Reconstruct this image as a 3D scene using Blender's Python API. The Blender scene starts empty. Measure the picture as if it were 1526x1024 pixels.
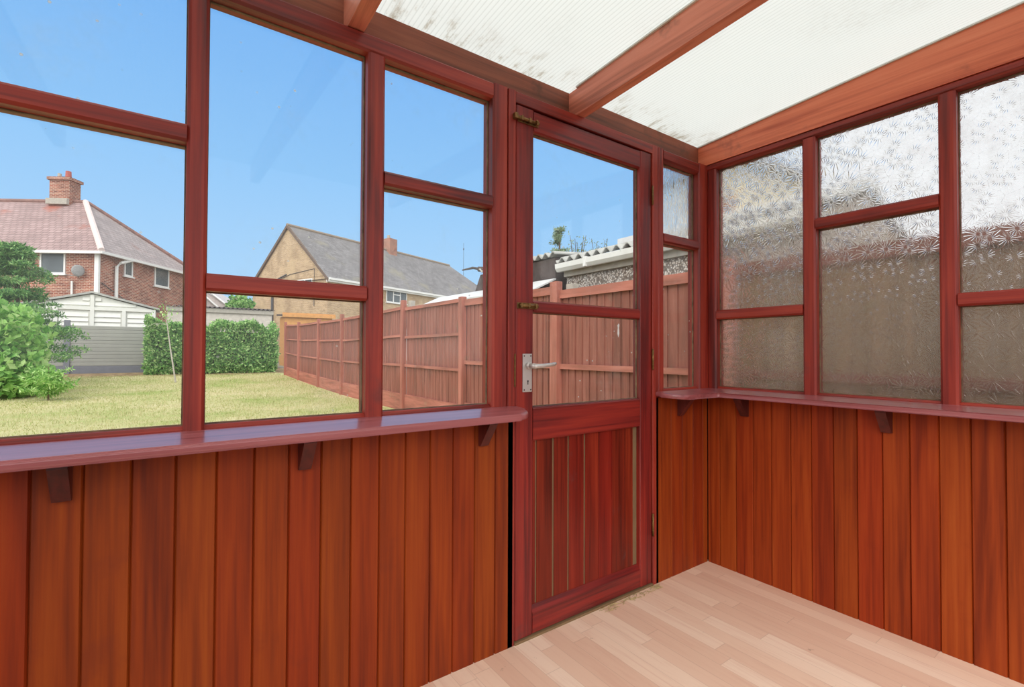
import bpy, bmesh, math, random
import numpy as np
from mathutils import Vector, Matrix
random.seed(7)
C = bpy.context.scene.collection
SC = bpy.context.scene
PI = math.pi

# ---------------------------------------------------------------- camera maths
W, H, F = 1526, 1024, 717.277
YAW, PITCH, ROLL = math.radians(35.6568), math.radians(0.8938), math.radians(0.2047)
CAM = Vector((-2.239, -1.413, 1.060))
fwd = Vector((math.sin(YAW)*math.cos(PITCH), math.cos(YAW)*math.cos(PITCH), math.sin(PITCH)))
r0 = Vector((math.cos(YAW), -math.sin(YAW), 0)); u0 = r0.cross(fwd)
rgt = r0*math.cos(ROLL) + u0*math.sin(ROLL); up = -r0*math.sin(ROLL) + u0*math.cos(ROLL)
def ray(px, py): return rgt*((px-W/2)/F) - up*((py-H/2)/F) + fwd
def at_y(px, py, y): d = ray(px, py); return CAM + d*((y-CAM.y)/d.y)
def at_d(px, py, D): return CAM + ray(px, py)*D

# ---------------------------------------------------------------- colour helpers
def L(r, g, b):
    f = lambda c: (c/12.92 if c <= .04045 else ((c+.055)/1.055)**2.4)
    return (f(r/255), f(g/255), f(b/255), 1)
class NT:
    def __init__(s, nt): s.nt = nt
    def n(s, t, **kw):
        o = s.nt.nodes.new(t)
        for k, v in kw.items():
            if k.startswith('i_'):
                key = k[2:]
                key = int(key) if key.isdigit() else key.replace('_', ' ')
                o.inputs[key].default_value = v
            else: setattr(o, k, v)
        return o
    def l(s, a, b): s.nt.links.new(a, b)
    def math(s, op, a, b=None, c=None):
        o = s.nt.nodes.new('ShaderNodeMath'); o.operation = op
        for i, v in enumerate((a, b, c)):
            if v is None: continue
            if isinstance(v, (int, float)): o.inputs[i].default_value = v
            else: s.l(v, o.inputs[i])
        return o.outputs[0]
    def mix(s, f, a, b, mode='MIX'):
        o = s.nt.nodes.new('ShaderNodeMix'); o.data_type = 'RGBA'; o.blend_type = mode
        for i, v in ((0, f), (6, a), (7, b)):
            if isinstance(v, (int, float, tuple)): o.inputs[i].default_value = v
            else: s.l(v, o.inputs[i])
        return o.outputs[2]
    def noise(s, vec, scale, detail=3, rough=.55, dist=0):
        o = s.n('ShaderNodeTexNoise', i_Scale=scale, i_Detail=detail, i_Roughness=rough, i_Distortion=dist)
        s.l(vec, o.inputs['Vector']); return o.outputs['Fac']
    def ramp(s, f, stops):
        o = s.nt.nodes.new('ShaderNodeValToRGB'); e = o.color_ramp.elements
        while len(e) < len(stops): e.new(.5)
        for el, (p, c) in zip(e, stops): el.position = p; el.color = c if len(c) == 4 else (*c, 1)
        s.l(f, o.inputs[0]); return o.outputs[0]
    def smooth(s, f, a, b, lo=0, hi=1):
        o = s.n('ShaderNodeMapRange', interpolation_type='SMOOTHSTEP')
        s.l(f, o.inputs[0]); o.inputs[1].default_value = a; o.inputs[2].default_value = b
        o.inputs[3].default_value = lo; o.inputs[4].default_value = hi; return o.outputs[0]
    def mapping(s, vec, scale, loc=(0, 0, 0), rot=(0, 0, 0)):
        o = s.n('ShaderNodeMapping'); o.inputs['Scale'].default_value = scale
        o.inputs['Location'].default_value = loc; o.inputs['Rotation'].default_value = rot
        s.l(vec, o.inputs[0]); return o.outputs[0]
    def bump(s, h, strength=.3, dist=.01):
        o = s.n('ShaderNodeBump'); o.inputs['Strength'].default_value = strength; o.inputs['Distance'].default_value = dist
        s.l(h, o.inputs['Height']); return o.outputs[0]
def new_mat(name):
    m = bpy.data.materials.new(name); m.use_nodes = True; m.node_tree.nodes.clear()
    t = NT(m.node_tree); out = t.n('ShaderNodeOutputMaterial'); return m, t, out
def bsdf(t, out, col, rough=.5, normal=None, spec=.5, metal=0, coat=0, coat_rough=.1):
    b = t.n('ShaderNodeBsdfPrincipled')
    for k, v in (('Base Color', col), ('Roughness', rough), ('Specular IOR Level', spec), ('Metallic', metal), ('Coat Weight', coat), ('Coat Roughness', coat_rough)):
        if isinstance(v, (int, float, tuple)): b.inputs[k].default_value = v
        else: t.l(v, b.inputs[k])
    if normal: t.l(normal, b.inputs['Normal'])
    t.l(b.outputs[0], out.inputs[0]); return b
def plain(name, col, rough=.5, metal=0, var=.12, scale=8, spec=.5):
    m, t, out = new_mat(name)
    oc = t.n('ShaderNodeTexCoord').outputs['Object']
    n = t.noise(oc, scale, 4)
    dark = tuple(c*(1-var) for c in col[:3])+(1,); light = tuple(min(1, c*(1+var)) for c in col[:3])+(1,)
    bsdf(t, out, t.ramp(n, [(.3, dark), (.7, light)]), rough, None, spec, metal); return m
def wood(name, dark, base, light, axis='z', rough=.42, coat=.15, board=None, wear=None, board_amt=.12, bump=.12, fine=55):
    m, t, out = new_mat(name)
    oc = t.n('ShaderNodeTexCoord').outputs['Object']
    k = {'x': (1.6, fine, fine), 'y': (fine, 1.6, fine), 'z': (fine, fine, 1.6)}[axis]
    k2 = {'x': (.7, 9, 9), 'y': (9, .7, 9), 'z': (9, 9, .7)}[axis]
    vec = oc
    sep = t.n('ShaderNodeSeparateXYZ'); t.l(oc, sep.inputs[0])
    rnd = None
    if board:
        ax, step, off = board
        idx = t.math('FLOOR', t.math('DIVIDE', t.math('ADD', sep.outputs[ax], off), step))
        wn = t.n('ShaderNodeTexWhiteNoise', noise_dimensions='1D'); t.l(idx, wn.inputs['W'])
        rnd = wn.outputs['Value']
        add = t.n('ShaderNodeVectorMath', operation='ADD'); t.l(oc, add.inputs[0])
        sc = t.n('ShaderNodeVectorMath', operation='SCALE'); t.l(wn.outputs['Color'], sc.inputs[0]); sc.inputs[3].default_value = 7
        t.l(sc.outputs[0], add.inputs[1]); vec = add.outputs[0]
    g1 = t.noise(t.mapping(vec, k), 1, 5, .6, .3)
    g2 = t.noise(t.mapping(vec, k2), 1, 3, .5, 1.2)
    f = t.math('ADD', t.math('MULTIPLY', g1, .5), t.math('MULTIPLY', g2, .5))
    col = t.ramp(f, [(.36, dark), (.52, base), (.68, light)])
    if rnd is not None:
        hs = t.n('ShaderNodeHueSaturation'); t.l(col, hs.inputs['Color'])
        t.l(t.math('ADD', t.math('MULTIPLY', rnd, board_amt), 1-board_amt/2), hs.inputs['Value'])
        wn2 = t.n('ShaderNodeTexWhiteNoise', noise_dimensions='1D'); t.l(t.math('ADD', idx, 31.7), wn2.inputs['W'])
        t.l(t.math('ADD', t.math('MULTIPLY', wn2.outputs['Value'], .008), .496), hs.inputs['Hue'])
        col = hs.outputs[0]
    if wear:
        wcol, amt = wear
        w = t.smooth(t.noise(vec, 3.2, 5, .65), .60, .72)
        col = t.mix(t.math('MULTIPLY', w, amt), col, wcol)
    rg = t.math('ADD', t.math('MULTIPLY', g1, .25), rough-.12)
    bsdf(t, out, col, rg, t.bump(g1, bump, .002), .25 if board else .4, 0, coat, .15); return m

# ---------------------------------------------------------------- geometry helpers
def auto_uv(me):
    uv = me.uv_layers.new(name='UVMap')
    for p in me.polygons:
        n = p.normal
        if abs(n.z) > .99: t, b = Vector((1, 0, 0)), Vector((0, 1, 0))
        else:
            t = Vector((0, 0, 1)).cross(n).normalized(); b = n.cross(t)
        for li in p.loop_indices:
            v = me.vertices[me.loops[li].vertex_index].co; uv.data[li].uv = (v.dot(t), v.dot(b))
def obj(name, bm, m, parent=None, smooth=False, local=False, uv=True):
    """links bm as ONE mesh object; world coordinates unless local (then the parent's)"""
    me = bpy.data.meshes.new(name)
    bmesh.ops.recalc_face_normals(bm, faces=bm.faces[:])
    if parent is not None and not local:
        wm = parent.matrix_basis.copy(); q = parent.parent
        while q is not None: wm = q.matrix_basis @ wm; q = q.parent
        bmesh.ops.transform(bm, matrix=wm.inverted(), verts=bm.verts[:])
    bm.to_mesh(me); bm.free()
    if uv: auto_uv(me)
    if smooth:
        for p in me.polygons: p.use_smooth = True
    o = bpy.data.objects.new(name, me); C.objects.link(o)
    if m: me.materials.append(m)
    if parent is not None: o.parent = parent
    return o
def pt(o, origin):
    """moves the origin of a top-level mesh to a real point of the thing"""
    v = Vector(origin); o.data.transform(Matrix.Translation(-v)); o.location = v; return o
def tag(o, label, cat, group=None, kind=None):
    if label: o['label'] = label
    if cat: o['category'] = cat
    if group: o['group'] = group
    if kind: o['kind'] = kind
    return o
def thing(name, label, cat, loc, rotz=0, group=None, kind=None):
    o = bpy.data.objects.new(name, None); C.objects.link(o); o.empty_display_size = .1
    o.matrix_basis = Matrix.Translation(Vector(loc)) @ Matrix.Rotation(rotz, 4, 'Z')
    return tag(o, label, cat, group, kind)
def B(): return bmesh.new()
def box(bm, x0, x1, y0, y1, z0, z1, bev=0):
    vs = [bm.verts.new((x, y, z)) for x in (x0, x1) for y in (y0, y1) for z in (z0, z1)]
    fs = [(0, 1, 3, 2), (4, 6, 7, 5), (0, 4, 5, 1), (2, 3, 7, 6), (0, 2, 6, 4), (1, 5, 7, 3)]
    ff = [bm.faces.new([vs[i] for i in f]) for f in fs]
    if bev:
        es = list({e for f in ff for e in f.edges})
        bmesh.ops.bevel(bm, geom=es, offset=bev, segments=2, affect='EDGES', profile=.6)
    return bm
def prism(bm, pts, vec):
    """closed prism: polygon pts swept along vec"""
    vec = Vector(vec); a = [bm.verts.new(p) for p in pts]; b = [bm.verts.new(Vector(p)+vec) for p in pts]
    bm.faces.new(a[::-1]); bm.faces.new(b); n = len(a)
    for i in range(n): bm.faces.new((a[i], a[(i+1) % n], b[(i+1) % n], b[i]))
    return bm
AX = {'x': 0, 'y': 1, 'z': 2}
def member(bm, axes, u0_, u1_, l0, l1, front, depth, ch=.007):
    """joinery section: u = width axis, d = depth axis, l = length axis; front edges chamfered"""
    iu, idp, il = (AX[c] for c in axes)
    prof = [(u0_, front+depth), (u0_, front+ch), (u0_+ch, front), (u1_-ch, front), (u1_, front+ch), (u1_, front+depth)]
    def P(u, d, l):
        v = [0, 0, 0]; v[iu] = u; v[idp] = d; v[il] = l; return v
    a = [bm.verts.new(P(u, d, l0)) for u, d in prof]; b = [bm.verts.new(P(u, d, l1)) for u, d in prof]
    bm.faces.new(a); bm.faces.new(b[::-1])
    for i in range(6): bm.faces.new((a[i], a[(i+1) % 6], b[(i+1) % 6], b[i]))
    return bm
def tube(bm, pts, r, seg=10, r1=None):
    """capped tube along a polyline; r may taper to r1"""
    pts = [Vector(p) for p in pts]; rings = []
    n = len(pts)
    for i, p in enumerate(pts):
        d = (pts[min(i+1, n-1)]-pts[max(i-1, 0)]).normalized()
        a = d.cross(Vector((0, 0, 1)) if abs(d.z) < .9 else Vector((1, 0, 0))).normalized(); b = d.cross(a)
        rr = r if r1 is None else r+(r1-r)*i/(n-1)
        rings.append([bm.verts.new(p+a*math.cos(2*PI*k/seg)*rr+b*math.sin(2*PI*k/seg)*rr) for k in range(seg)])
    for i in range(n-1):
        for k in range(seg): bm.faces.new((rings[i][k], rings[i][(k+1) % seg], rings[i+1][(k+1) % seg], rings[i+1][k]))
    bm.faces.new(rings[0][::-1]); bm.faces.new(rings[-1]); return bm
def mesh_np(name, verts, faces, m, parent=None):
    """big leaf / blade meshes straight from arrays (parent's local coordinates)"""
    me = bpy.data.meshes.new(name); k = faces.shape[1]
    me.vertices.add(len(verts)); me.vertices.foreach_set('co', verts.astype(np.float32).ravel())
    me.loops.add(faces.size); me.loops.foreach_set('vertex_index', faces.astype(np.int32).ravel())
    me.polygons.add(len(faces)); me.polygons.foreach_set('loop_start', np.arange(0, faces.size, k, dtype=np.int32))
    me.update(calc_edges=True); me.validate()
    me.materials.append(m); o = bpy.data.objects.new(name, me); C.objects.link(o)
    if parent: o.parent = parent
    return o

# ---------------------------------------------------------------- materials
RED_D, RED_B, RED_L = L(84, 26, 24), L(144, 46, 34), L(172, 66, 46)
M = {}
for a in 'xyz': M['red_'+a] = wood('red stained softwood grain '+a, RED_D, RED_B, RED_L, a, .45, .05, wear=(L(92, 50, 48), .5))
for a in 'xyz': M['door_'+a] = wood('dark red door paint grain '+a, L(70, 18, 20), L(132, 36, 30), L(160, 50, 34), a, .42, .08, wear=(L(84, 50, 50), .6))
M['clad_left'] = wood('orange brown cladding boards left', L(102, 33, 7), L(136, 51, 9), L(154, 66, 15), 'z', .6, 0, board=(0, .0838, 1.2955+.0838*40), wear=(L(110, 40, 20), .3))
M['clad_right'] = wood('orange brown cladding boards right', L(116, 38, 10), L(152, 58, 16), L(170, 76, 26), 'z', .55, .02, board=(1, .0837, .0655+.0837*40), wear=(L(124, 42, 14), .3))
M['door_board'] = wood('red door boards', L(76, 18, 12), L(120, 32, 18), L(144, 48, 28), 'z', .42, .1, board=(0, .0835, .572+.0835*40), wear=(L(92, 62, 62), .7), board_amt=.22)
M['gap'] = plain('brown gap filler', L(122, 96, 66), .8)
M['dark'] = plain('dark void timber', L(22, 14, 12), .9)
M['bracket'] = wood('dark maroon bracket', L(58, 20, 17), L(86, 32, 26), L(104, 42, 34), 'z', .5, .05)
M['sill_x'] = wood('glossy maroon sill paint along x', L(128, 60, 62), L(156, 86, 88), L(170, 102, 104), 'x', .34, .8, wear=(L(120, 60, 64), .4), bump=.02)  # maroon base lightened to stand in for pale sky sheen on the top
M['sill_y'] = wood('glossy maroon sill paint along y', L(128, 60, 62), L(156, 86, 88), L(170, 102, 104), 'y', .34, .7, wear=(L(120, 60, 64), .4), bump=.02)  # same lightened maroon, part of the sky reflection put into the colour
M['plate'] = wood('weathered brown wall plate', L(100, 60, 44), L(148, 84, 62), L(172, 104, 76), 'x', .6, 0, wear=(L(86, 62, 46), .7))
M['rafter'] = wood('salmon brown rafter', L(168, 94, 72), L(220, 134, 108), L(234, 154, 130), 'y', .5, .05, wear=(L(110, 72, 54), .7))
M['wedge'] = wood('orange stained fascia', L(190, 88, 58), L(224, 122, 86), L(236, 142, 106), 'y', .45, .08, wear=(L(126, 66, 56), .5))
M['putty'] = plain('old brown putty', L(112, 88, 66), .8, var=.5, scale=24)
M['brass'] = plain('tarnished brass', L(128, 98, 58), .42, .7, var=.35, scale=60)
M['steel'] = plain('satin aluminium', L(205, 200, 195), .36, .55, var=.05)
M['screw'] = plain('dark screw head', L(60, 52, 46), .5, .6)
M['aluminium'] = plain('grey glazing strip', L(214, 216, 210), .5, .0, var=.1)
M['white_wall'] = plain('painted house wall', L(226, 222, 214), .8, var=.03)
M['upvc'] = plain('white plastic', L(232, 232, 230), .45, var=.03)
M['dark_glass'] = plain('dark window glass', L(96, 104, 108), .12, var=.25, scale=1.2)
M['concrete'] = plain('pale concrete', L(176, 170, 160), .85, var=.12, scale=14)
M['grey_paint'] = plain('blue grey painted concrete', L(118, 120, 132), .7, var=.08)
M['timber_orange'] = plain('orange timber', L(206, 152, 92), .7, var=.12)
M['lead'] = plain('grey cable', L(84, 84, 86), .6)
M['bark'] = plain('bark', L(104, 88, 70), .9, var=.35, scale=20)

def fence_mat(name, axis, light=1.0, wearc=None, wa=.6):
    c = lambda r, g, b: L(r*light, g*light, b*light)
    return wood(name, c(128, 82, 70), c(160, 100, 86), c(180, 118, 104), axis, .78, 0, wear=(wearc or c(140, 112, 92), wa), bump=.1, fine=16)
M['fence_z'] = fence_mat('faded red fence stain vertical', 'z', .92); M['fence_y'] = fence_mat('faded red fence stain lengthwise', 'y', 1.1)
M['fence_olive'] = wood('olive weathered fence boards', L(104, 84, 66), L(126, 104, 82), L(146, 118, 96), 'z', .8, 0, wear=(L(116, 108, 80), .8), bump=.1, fine=16)
M['fence_dark'] = fence_mat('dark maroon fence rails', 'y', .74)
M['fence_post'] = fence_mat('faded red fence posts', 'z', 1.06)
M['fence_x'] = fence_mat('faded red fence stain cross', 'x')

def floor_mat():
    m, t, out = new_mat('laminate strip floor')
    oc = t.n('ShaderNodeTexCoord').outputs['Object']; s = t.n('ShaderNodeSeparateXYZ'); t.l(oc, s.inputs[0])
    ix = t.math('FLOOR', t.math('DIVIDE', s.outputs[0], .064))
    wn = t.n('ShaderNodeTexWhiteNoise', noise_dimensions='1D'); t.l(ix, wn.inputs['W'])
    yy = t.math('DIVIDE', t.math('ADD', s.outputs[1], t.math('MULTIPLY', wn.outputs['Value'], 1.7)), .62)
    iy = t.math('FLOOR', yy)
    cb = t.n('ShaderNodeCombineXYZ'); t.l(ix, cb.inputs[0]); t.l(iy, cb.inputs[1])
    w2 = t.n('ShaderNodeTexWhiteNoise', noise_dimensions='3D'); t.l(cb.outputs[0], w2.inputs['Vector'])
    col = t.ramp(w2.outputs['Value'], [(0, L(226, 188, 164)), (.35, L(234, 200, 176)), (.65, L(240, 210, 186)), (1, L(244, 218, 196))])
    ad = t.n('ShaderNodeVectorMath', operation='ADD'); t.l(oc, ad.inputs[0]); t.l(w2.outputs['Color'], ad.inputs[1])
    g = t.noise(t.mapping(ad.outputs[0], (42, 3.0, 1)), 1, 5, .6, 1.0)
    col = t.mix(t.smooth(g, .45, .75, 0, .38), col, L(212, 164, 142))
    fx = t.math('FRACT', t.math('DIVIDE', s.outputs[0], .064)); fy = t.math('FRACT', yy)
    e = t.math('MINIMUM', t.math('MINIMUM', fx, t.math('SUBTRACT', 1, fx)), t.math('MULTIPLY', t.math('MINIMUM', fy, t.math('SUBTRACT', 1, fy)), 6.5))
    col = t.mix(t.smooth(e, 0, .022, .28, 0), col, L(120, 80, 62))
    d = t.smooth(t.noise(oc, 9, 5, .7), .66, .74, 0, .55)
    col = t.mix(d, col, L(132, 96, 74))
    bsdf(t, out, col, t.math('ADD', t.math('MULTIPLY', g, .2), .30), None, .5); return m
def poly_mat():
    m, t, out = new_mat('opal multiwall polycarbonate')
    oc = t.n('ShaderNodeTexCoord').outputs['Object']; s = t.n('ShaderNodeSeparateXYZ'); t.l(oc, s.inputs[0])
    fx = t.math('FRACT', t.math('DIVIDE', s.outputs[0], .016))
    rib = t.math('ABSOLUTE', t.math('SUBTRACT', fx, .5))
    r = t.smooth(rib, .30, .48, 0, 1)
    base = t.mix(t.math('MULTIPLY', r, .42), L(241, 243, 240), L(200, 202, 197))
    d1 = t.smooth(t.noise(oc, 1.5, 3, .5), .50, .72, 0, 1); d2 = t.smooth(t.noise(t.mapping(oc, (70, 40, 1)), 1, 4, .7), .42, .66)
    base = t.mix(t.math('MULTIPLY', t.math('MULTIPLY', d1, d2), .24), base, L(170, 162, 152))
    mo = t.math('MULTIPLY', t.smooth(s.outputs[1], .76, .95), t.smooth(t.noise(t.mapping(oc, (26, 9, 1)), 1, 5, .75), .5, .68))
    base = t.mix(t.math('MULTIPLY', mo, .55), base, L(150, 128, 92))
    sp = t.n('ShaderNodeTexVoronoi', i_Scale=3.0); t.l(oc, sp.inputs['Vector'])
    base = t.mix(t.smooth(sp.outputs['Distance'], .008, .014, .8, 0), base, L(84, 76, 66))
    tr = t.n('ShaderNodeBsdfTranslucent'); df = t.n('ShaderNodeBsdfDiffuse'); gl = t.n('ShaderNodeBsdfGlossy', i_Roughness=.35)
    t.l(base, tr.inputs[0]); t.l(base, df.inputs[0])
    m1 = t.n('ShaderNodeMixShader', i_0=.17); t.l(tr.outputs[0], m1.inputs[1]); t.l(df.outputs[0], m1.inputs[2])
    m2 = t.n('ShaderNodeMixShader', i_0=.03); t.l(m1.outputs[0], m2.inputs[1]); t.l(gl.outputs[0], m2.inputs[2])
    t.l(m2.outputs[0], out.inputs[0]); return m
def clear_glass():
    m, t, out = new_mat('clear window glass with dust')
    oc = t.n('ShaderNodeTexCoord').outputs['Object']
    tr = t.n('ShaderNodeBsdfTransparent'); tr.inputs[0].default_value = (.975, .985, .985, 1)
    gl = t.n('ShaderNodeBsdfGlossy', i_Roughness=.02); ge = t.n('ShaderNodeNewGeometry')
    dp = t.n('ShaderNodeVectorMath', operation='DOT_PRODUCT'); t.l(ge.outputs['Normal'], dp.inputs[0]); t.l(ge.outputs['Incoming'], dp.inputs[1])
    fr = t.math('ADD', t.math('MULTIPLY', t.math('POWER', t.math('SUBTRACT', 1, t.math('MINIMUM', t.math('ABSOLUTE', dp.outputs['Value']), 1)), 5), .9), .022)
    m1 = t.n('ShaderNodeMixShader'); t.l(fr, m1.inputs[0]); t.l(tr.outputs[0], m1.inputs[1]); t.l(gl.outputs[0], m1.inputs[2])
    v = t.n('ShaderNodeTexVoronoi', i_Scale=24.0); t.l(oc, v.inputs['Vector'])
    sp = t.math('MULTIPLY', t.smooth(v.outputs['Distance'], .05, .10, 1, 0), t.smooth(t.noise(oc, 2.2, 3), .42, .58))
    rnd = t.n('ShaderNodeSeparateColor'); t.l(v.outputs['Color'], rnd.inputs[0])
    sp = t.math('MULTIPLY', sp, t.math('GREATER_THAN', rnd.outputs[0], .55))
    haze = t.smooth(t.noise(oc, 5, 5, .7), .5, .9, .0, .10)
    df = t.n('ShaderNodeBsdfDiffuse'); df.inputs[0].default_value = L(232, 230, 224)
    tl = t.n('ShaderNodeBsdfTranslucent'); tl.inputs[0].default_value = L(236, 234, 228)
    md = t.n('ShaderNodeMixShader', i_0=.6); t.l(df.outputs[0], md.inputs[1]); t.l(tl.outputs[0], md.inputs[2])
    m2 = t.n('ShaderNodeMixShader'); t.l(t.math('MAXIMUM', t.math('MULTIPLY', sp, .8), haze), m2.inputs[0])
    t.l(m1.outputs[0], m2.inputs[1]); t.l(md.outputs[0], m2.inputs[2]); t.l(m2.outputs[0], out.inputs[0]); return m
def frosted(axis='yz', cell=19.0, rough=.06, strength=.6, dist=.0012, wavy=False):
    m, t, out = new_mat('obscured glass with pressed fan pattern '+axis)
    oc = t.n('ShaderNodeTexCoord').outputs['Object']; s = t.n('ShaderNodeSeparateXYZ'); t.l(oc, s.inputs[0])
    cb = t.n('ShaderNodeCombineXYZ'); t.l(s.outputs[AX[axis[0]]], cb.inputs[0]); t.l(s.outputs[AX[axis[1]]], cb.inputs[1])
    v = t.n('ShaderNodeTexVoronoi', i_Scale=cell, voronoi_dimensions='2D'); t.l(cb.outputs[0], v.inputs['Vector'])
    df = t.n('ShaderNodeVectorMath', operation='SUBTRACT')
    t.l(cb.outputs[0], df.inputs[0]); t.l(v.outputs['Position'], df.inputs[1])
    s2 = t.n('ShaderNodeSeparateXYZ'); t.l(df.outputs[0], s2.inputs[0])
    sc = t.n('ShaderNodeSeparateColor'); t.l(v.outputs['Color'], sc.inputs[0])
    ang = t.math('ARCTAN2', s2.outputs[1], s2.outputs[0])
    wv = t.math('SINE', t.math('ADD', t.math('MULTIPLY', ang, 15), t.math('MULTIPLY', sc.outputs[0], 6.28)))
    wv = t.math('POWER', t.math('MAXIMUM', wv, 0.0), 1.5)
    hgt = t.math('MULTIPLY', wv, t.smooth(v.outputs['Distance'], .08, .3))
    hgt = t.math('ADD', hgt, t.math('MULTIPLY', t.noise(oc, 60, 3), .5))
    if wavy: hgt = t.noise(t.mapping(oc, (1, 1, .35)), 55, 2, .5, 2.5)
    g = t.n('ShaderNodeBsdfGlass', i_Roughness=rough, i_IOR=1.45); g.inputs[0].default_value = (.97, .975, .97, 1)
    t.l(t.bump(hgt, strength, dist), g.inputs['Normal'])
    ds = t.n('ShaderNodeBsdfTranslucent'); ds.inputs[0].default_value = L(226, 216, 206)
    d2 = t.n('ShaderNodeBsdfDiffuse'); d2.inputs[0].default_value = L(200, 184, 170)
    ma = t.n('ShaderNodeMixShader', i_0=.5); t.l(ds.outputs[0], ma.inputs[1]); t.l(d2.outputs[0], ma.inputs[2])
    mx = t.n('ShaderNodeMixShader'); t.l(t.smooth(t.noise(oc, 14, 6, .75), .35, .85, .06, .17), mx.inputs[0])
    t.l(g.outputs[0], mx.inputs[1]); t.l(ma.outputs[0], mx.inputs[2]); t.l(mx.outputs[0], out.inputs[0]); return m
def brick_mat(name, c1, c2, mortar, scale=1.0, w=.225, h=.075, rough=.85, ms=.012, speck=0, streak=None, bump=.3):
    m, t, out = new_mat(name)
    tc = t.n('ShaderNodeTexCoord'); uv = tc.outputs['UV']
    b = t.n('ShaderNodeTexBrick', offset=.5, i_Scale=scale, i_Mortar_Size=ms, i_Bias=0.0, i_Brick_Width=w, i_Row_Height=h, i_Mortar_Smooth=.1)
    b.inputs['Color1'].default_value = c1; b.inputs['Color2'].default_value = c2; b.inputs['Mortar'].default_value = mortar
    t.l(uv, b.inputs['Vector'])
    col = t.mix(t.smooth(t.noise(tc.outputs['Object'], 1.1, 5, .65), .42, .66, 0, .45), b.outputs['Color'], tuple(c*.62 for c in c2[:3])+(1,))
    if streak: col = t.mix(t.smooth(t.noise(tc.outputs['Object'], .45, 5, .6), streak[1], streak[1]+.14, 0, streak[2]), col, streak[0])
    bsdf(t, out, col, rough, t.bump(b.outputs['Fac'], -bump, .01)); return m
M['floor'] = floor_mat(); M['poly'] = poly_mat(); M['glass'] = clear_glass(); M['frost'] = frosted('yz')
M['frost_small'] = frosted('xz', 11.0, .03, .28, .004, True)
M['brick_red'] = brick_mat('red brick', L(172, 96, 72), L(118, 62, 50), L(196, 168, 150), ms=.014)
M['brick_buff'] = brick_mat('buff brick', L(200, 170, 132), L(168, 138, 106), L(204, 184, 156), streak=(L(200, 176, 138), .5, .5))
M['tile_red'] = brick_mat('pinkish red clay roof tiles', L(172, 146, 144), L(156, 130, 128), L(120, 98, 96), 1, .3, .24, .7, .02, streak=(L(160, 88, 68), .56, .9))
M['tile_grey'] = brick_mat('grey concrete roof tiles', L(140, 137, 138), L(122, 119, 120), L(96, 94, 95), 1, .33, .25, .8, .012, streak=(L(150, 144, 122), .56, .5))
M['tile_mix'] = brick_mat('greyed clay roof tiles', L(176, 162, 160), L(158, 146, 144), L(128, 118, 116), 1, .3, .24, .75, .016, streak=(L(150, 112, 102), .56, .6))
M['ridge'] = plain('clay ridge tiles', L(140, 106, 98), .8, var=.25, scale=5)
M['mortar_ridge'] = plain('pale mortar', L(222, 204, 200), .85, var=.1)
M['garage_white'] = plain('white painted garage boards', L(228, 228, 222), .6, var=.04)
M['composite'] = plain('warm grey composite boards', L(154, 154, 150), .7, var=.07, scale=2)
def pebble():
    m, t, out = new_mat('pebbledash render')
    oc = t.n('ShaderNodeTexCoord').outputs['Object']; v = t.n('ShaderNodeTexVoronoi', i_Scale=46.0); t.l(oc, v.inputs['Vector'])
    sc = t.n('ShaderNodeSeparateColor'); t.l(v.outputs['Color'], sc.inputs[0])
    col = t.ramp(sc.outputs[0], [(0, L(150, 134, 122)), (.5, L(214, 202, 190)), (1, L(248, 244, 238))])
    col = t.mix(t.smooth(v.outputs['Distance'], .25, .6, 0, .8), col, L(96, 84, 74))
    bsdf(t, out, col, .8, t.bump(v.outputs['Distance'], -.8, .02)); return m
M['pebble'] = pebble()
M['render_pale'] = plain('pale rough render', L(206, 198, 188), .9, var=.12, scale=7)
M['render_beige'] = plain('straw beige render', L(222, 212, 188), .9, var=.18, scale=3)
M['asbestos'] = plain('weathered cement sheet', L(170, 170, 166), .85, var=.2, scale=6)
M['dark_sheet'] = plain('dark mossy corrugated sheet', L(84, 74, 72), .9, var=.4, scale=6)
M['white_felt'] = plain('pale metal sheet roof', L(214, 214, 214), .55, var=.08, scale=3)
def leaf_mat(name, cols, scale=9, trans=.35):
    m, t, out = new_mat(name)
    g = t.n('ShaderNodeNewGeometry'); oc = t.n('ShaderNodeTexCoord').outputs['Object']
    n = t.noise(oc, scale, 2); f = t.math('ADD', t.math('MULTIPLY', n, .55), t.math('MULTIPLY', g.outputs['Random Per Island'], .45))
    col = t.ramp(f, [(.25, cols[0]), (.5, cols[1]), (.75, cols[2])])
    b = t.n('ShaderNodeBsdfPrincipled', i_Roughness=.55); t.l(col, b.inputs['Base Color'])
    tl = t.n('ShaderNodeBsdfTranslucent'); t.l(col, tl.inputs[0])
    mx = t.n('ShaderNodeMixShader', i_0=trans); t.l(b.outputs[0], mx.inputs[1]); t.l(tl.outputs[0], mx.inputs[2])
    t.l(mx.outputs[0], out.inputs[0]); return m
M['leaf_bright'] = leaf_mat('bright shrub leaves', (L(84, 144, 56), L(158, 208, 108), L(214, 238, 168)))
M['leaf_conifer'] = leaf_mat('conifer sprays', (L(50, 102, 54), L(112, 166, 92), L(176, 210, 136)))
M['leaf_hedge'] = leaf_mat('privet leaves', (L(54, 110, 48), L(136, 190, 100), L(212, 236, 168)))
M['leaf_pale'] = leaf_mat('pale distant leaves', (L(108, 130, 102), L(146, 166, 130), L(180, 194, 160)))
M['blade'] = leaf_mat('grass blades', (L(156, 170, 98), L(200, 196, 144), L(222, 212, 172)), .8)
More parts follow.
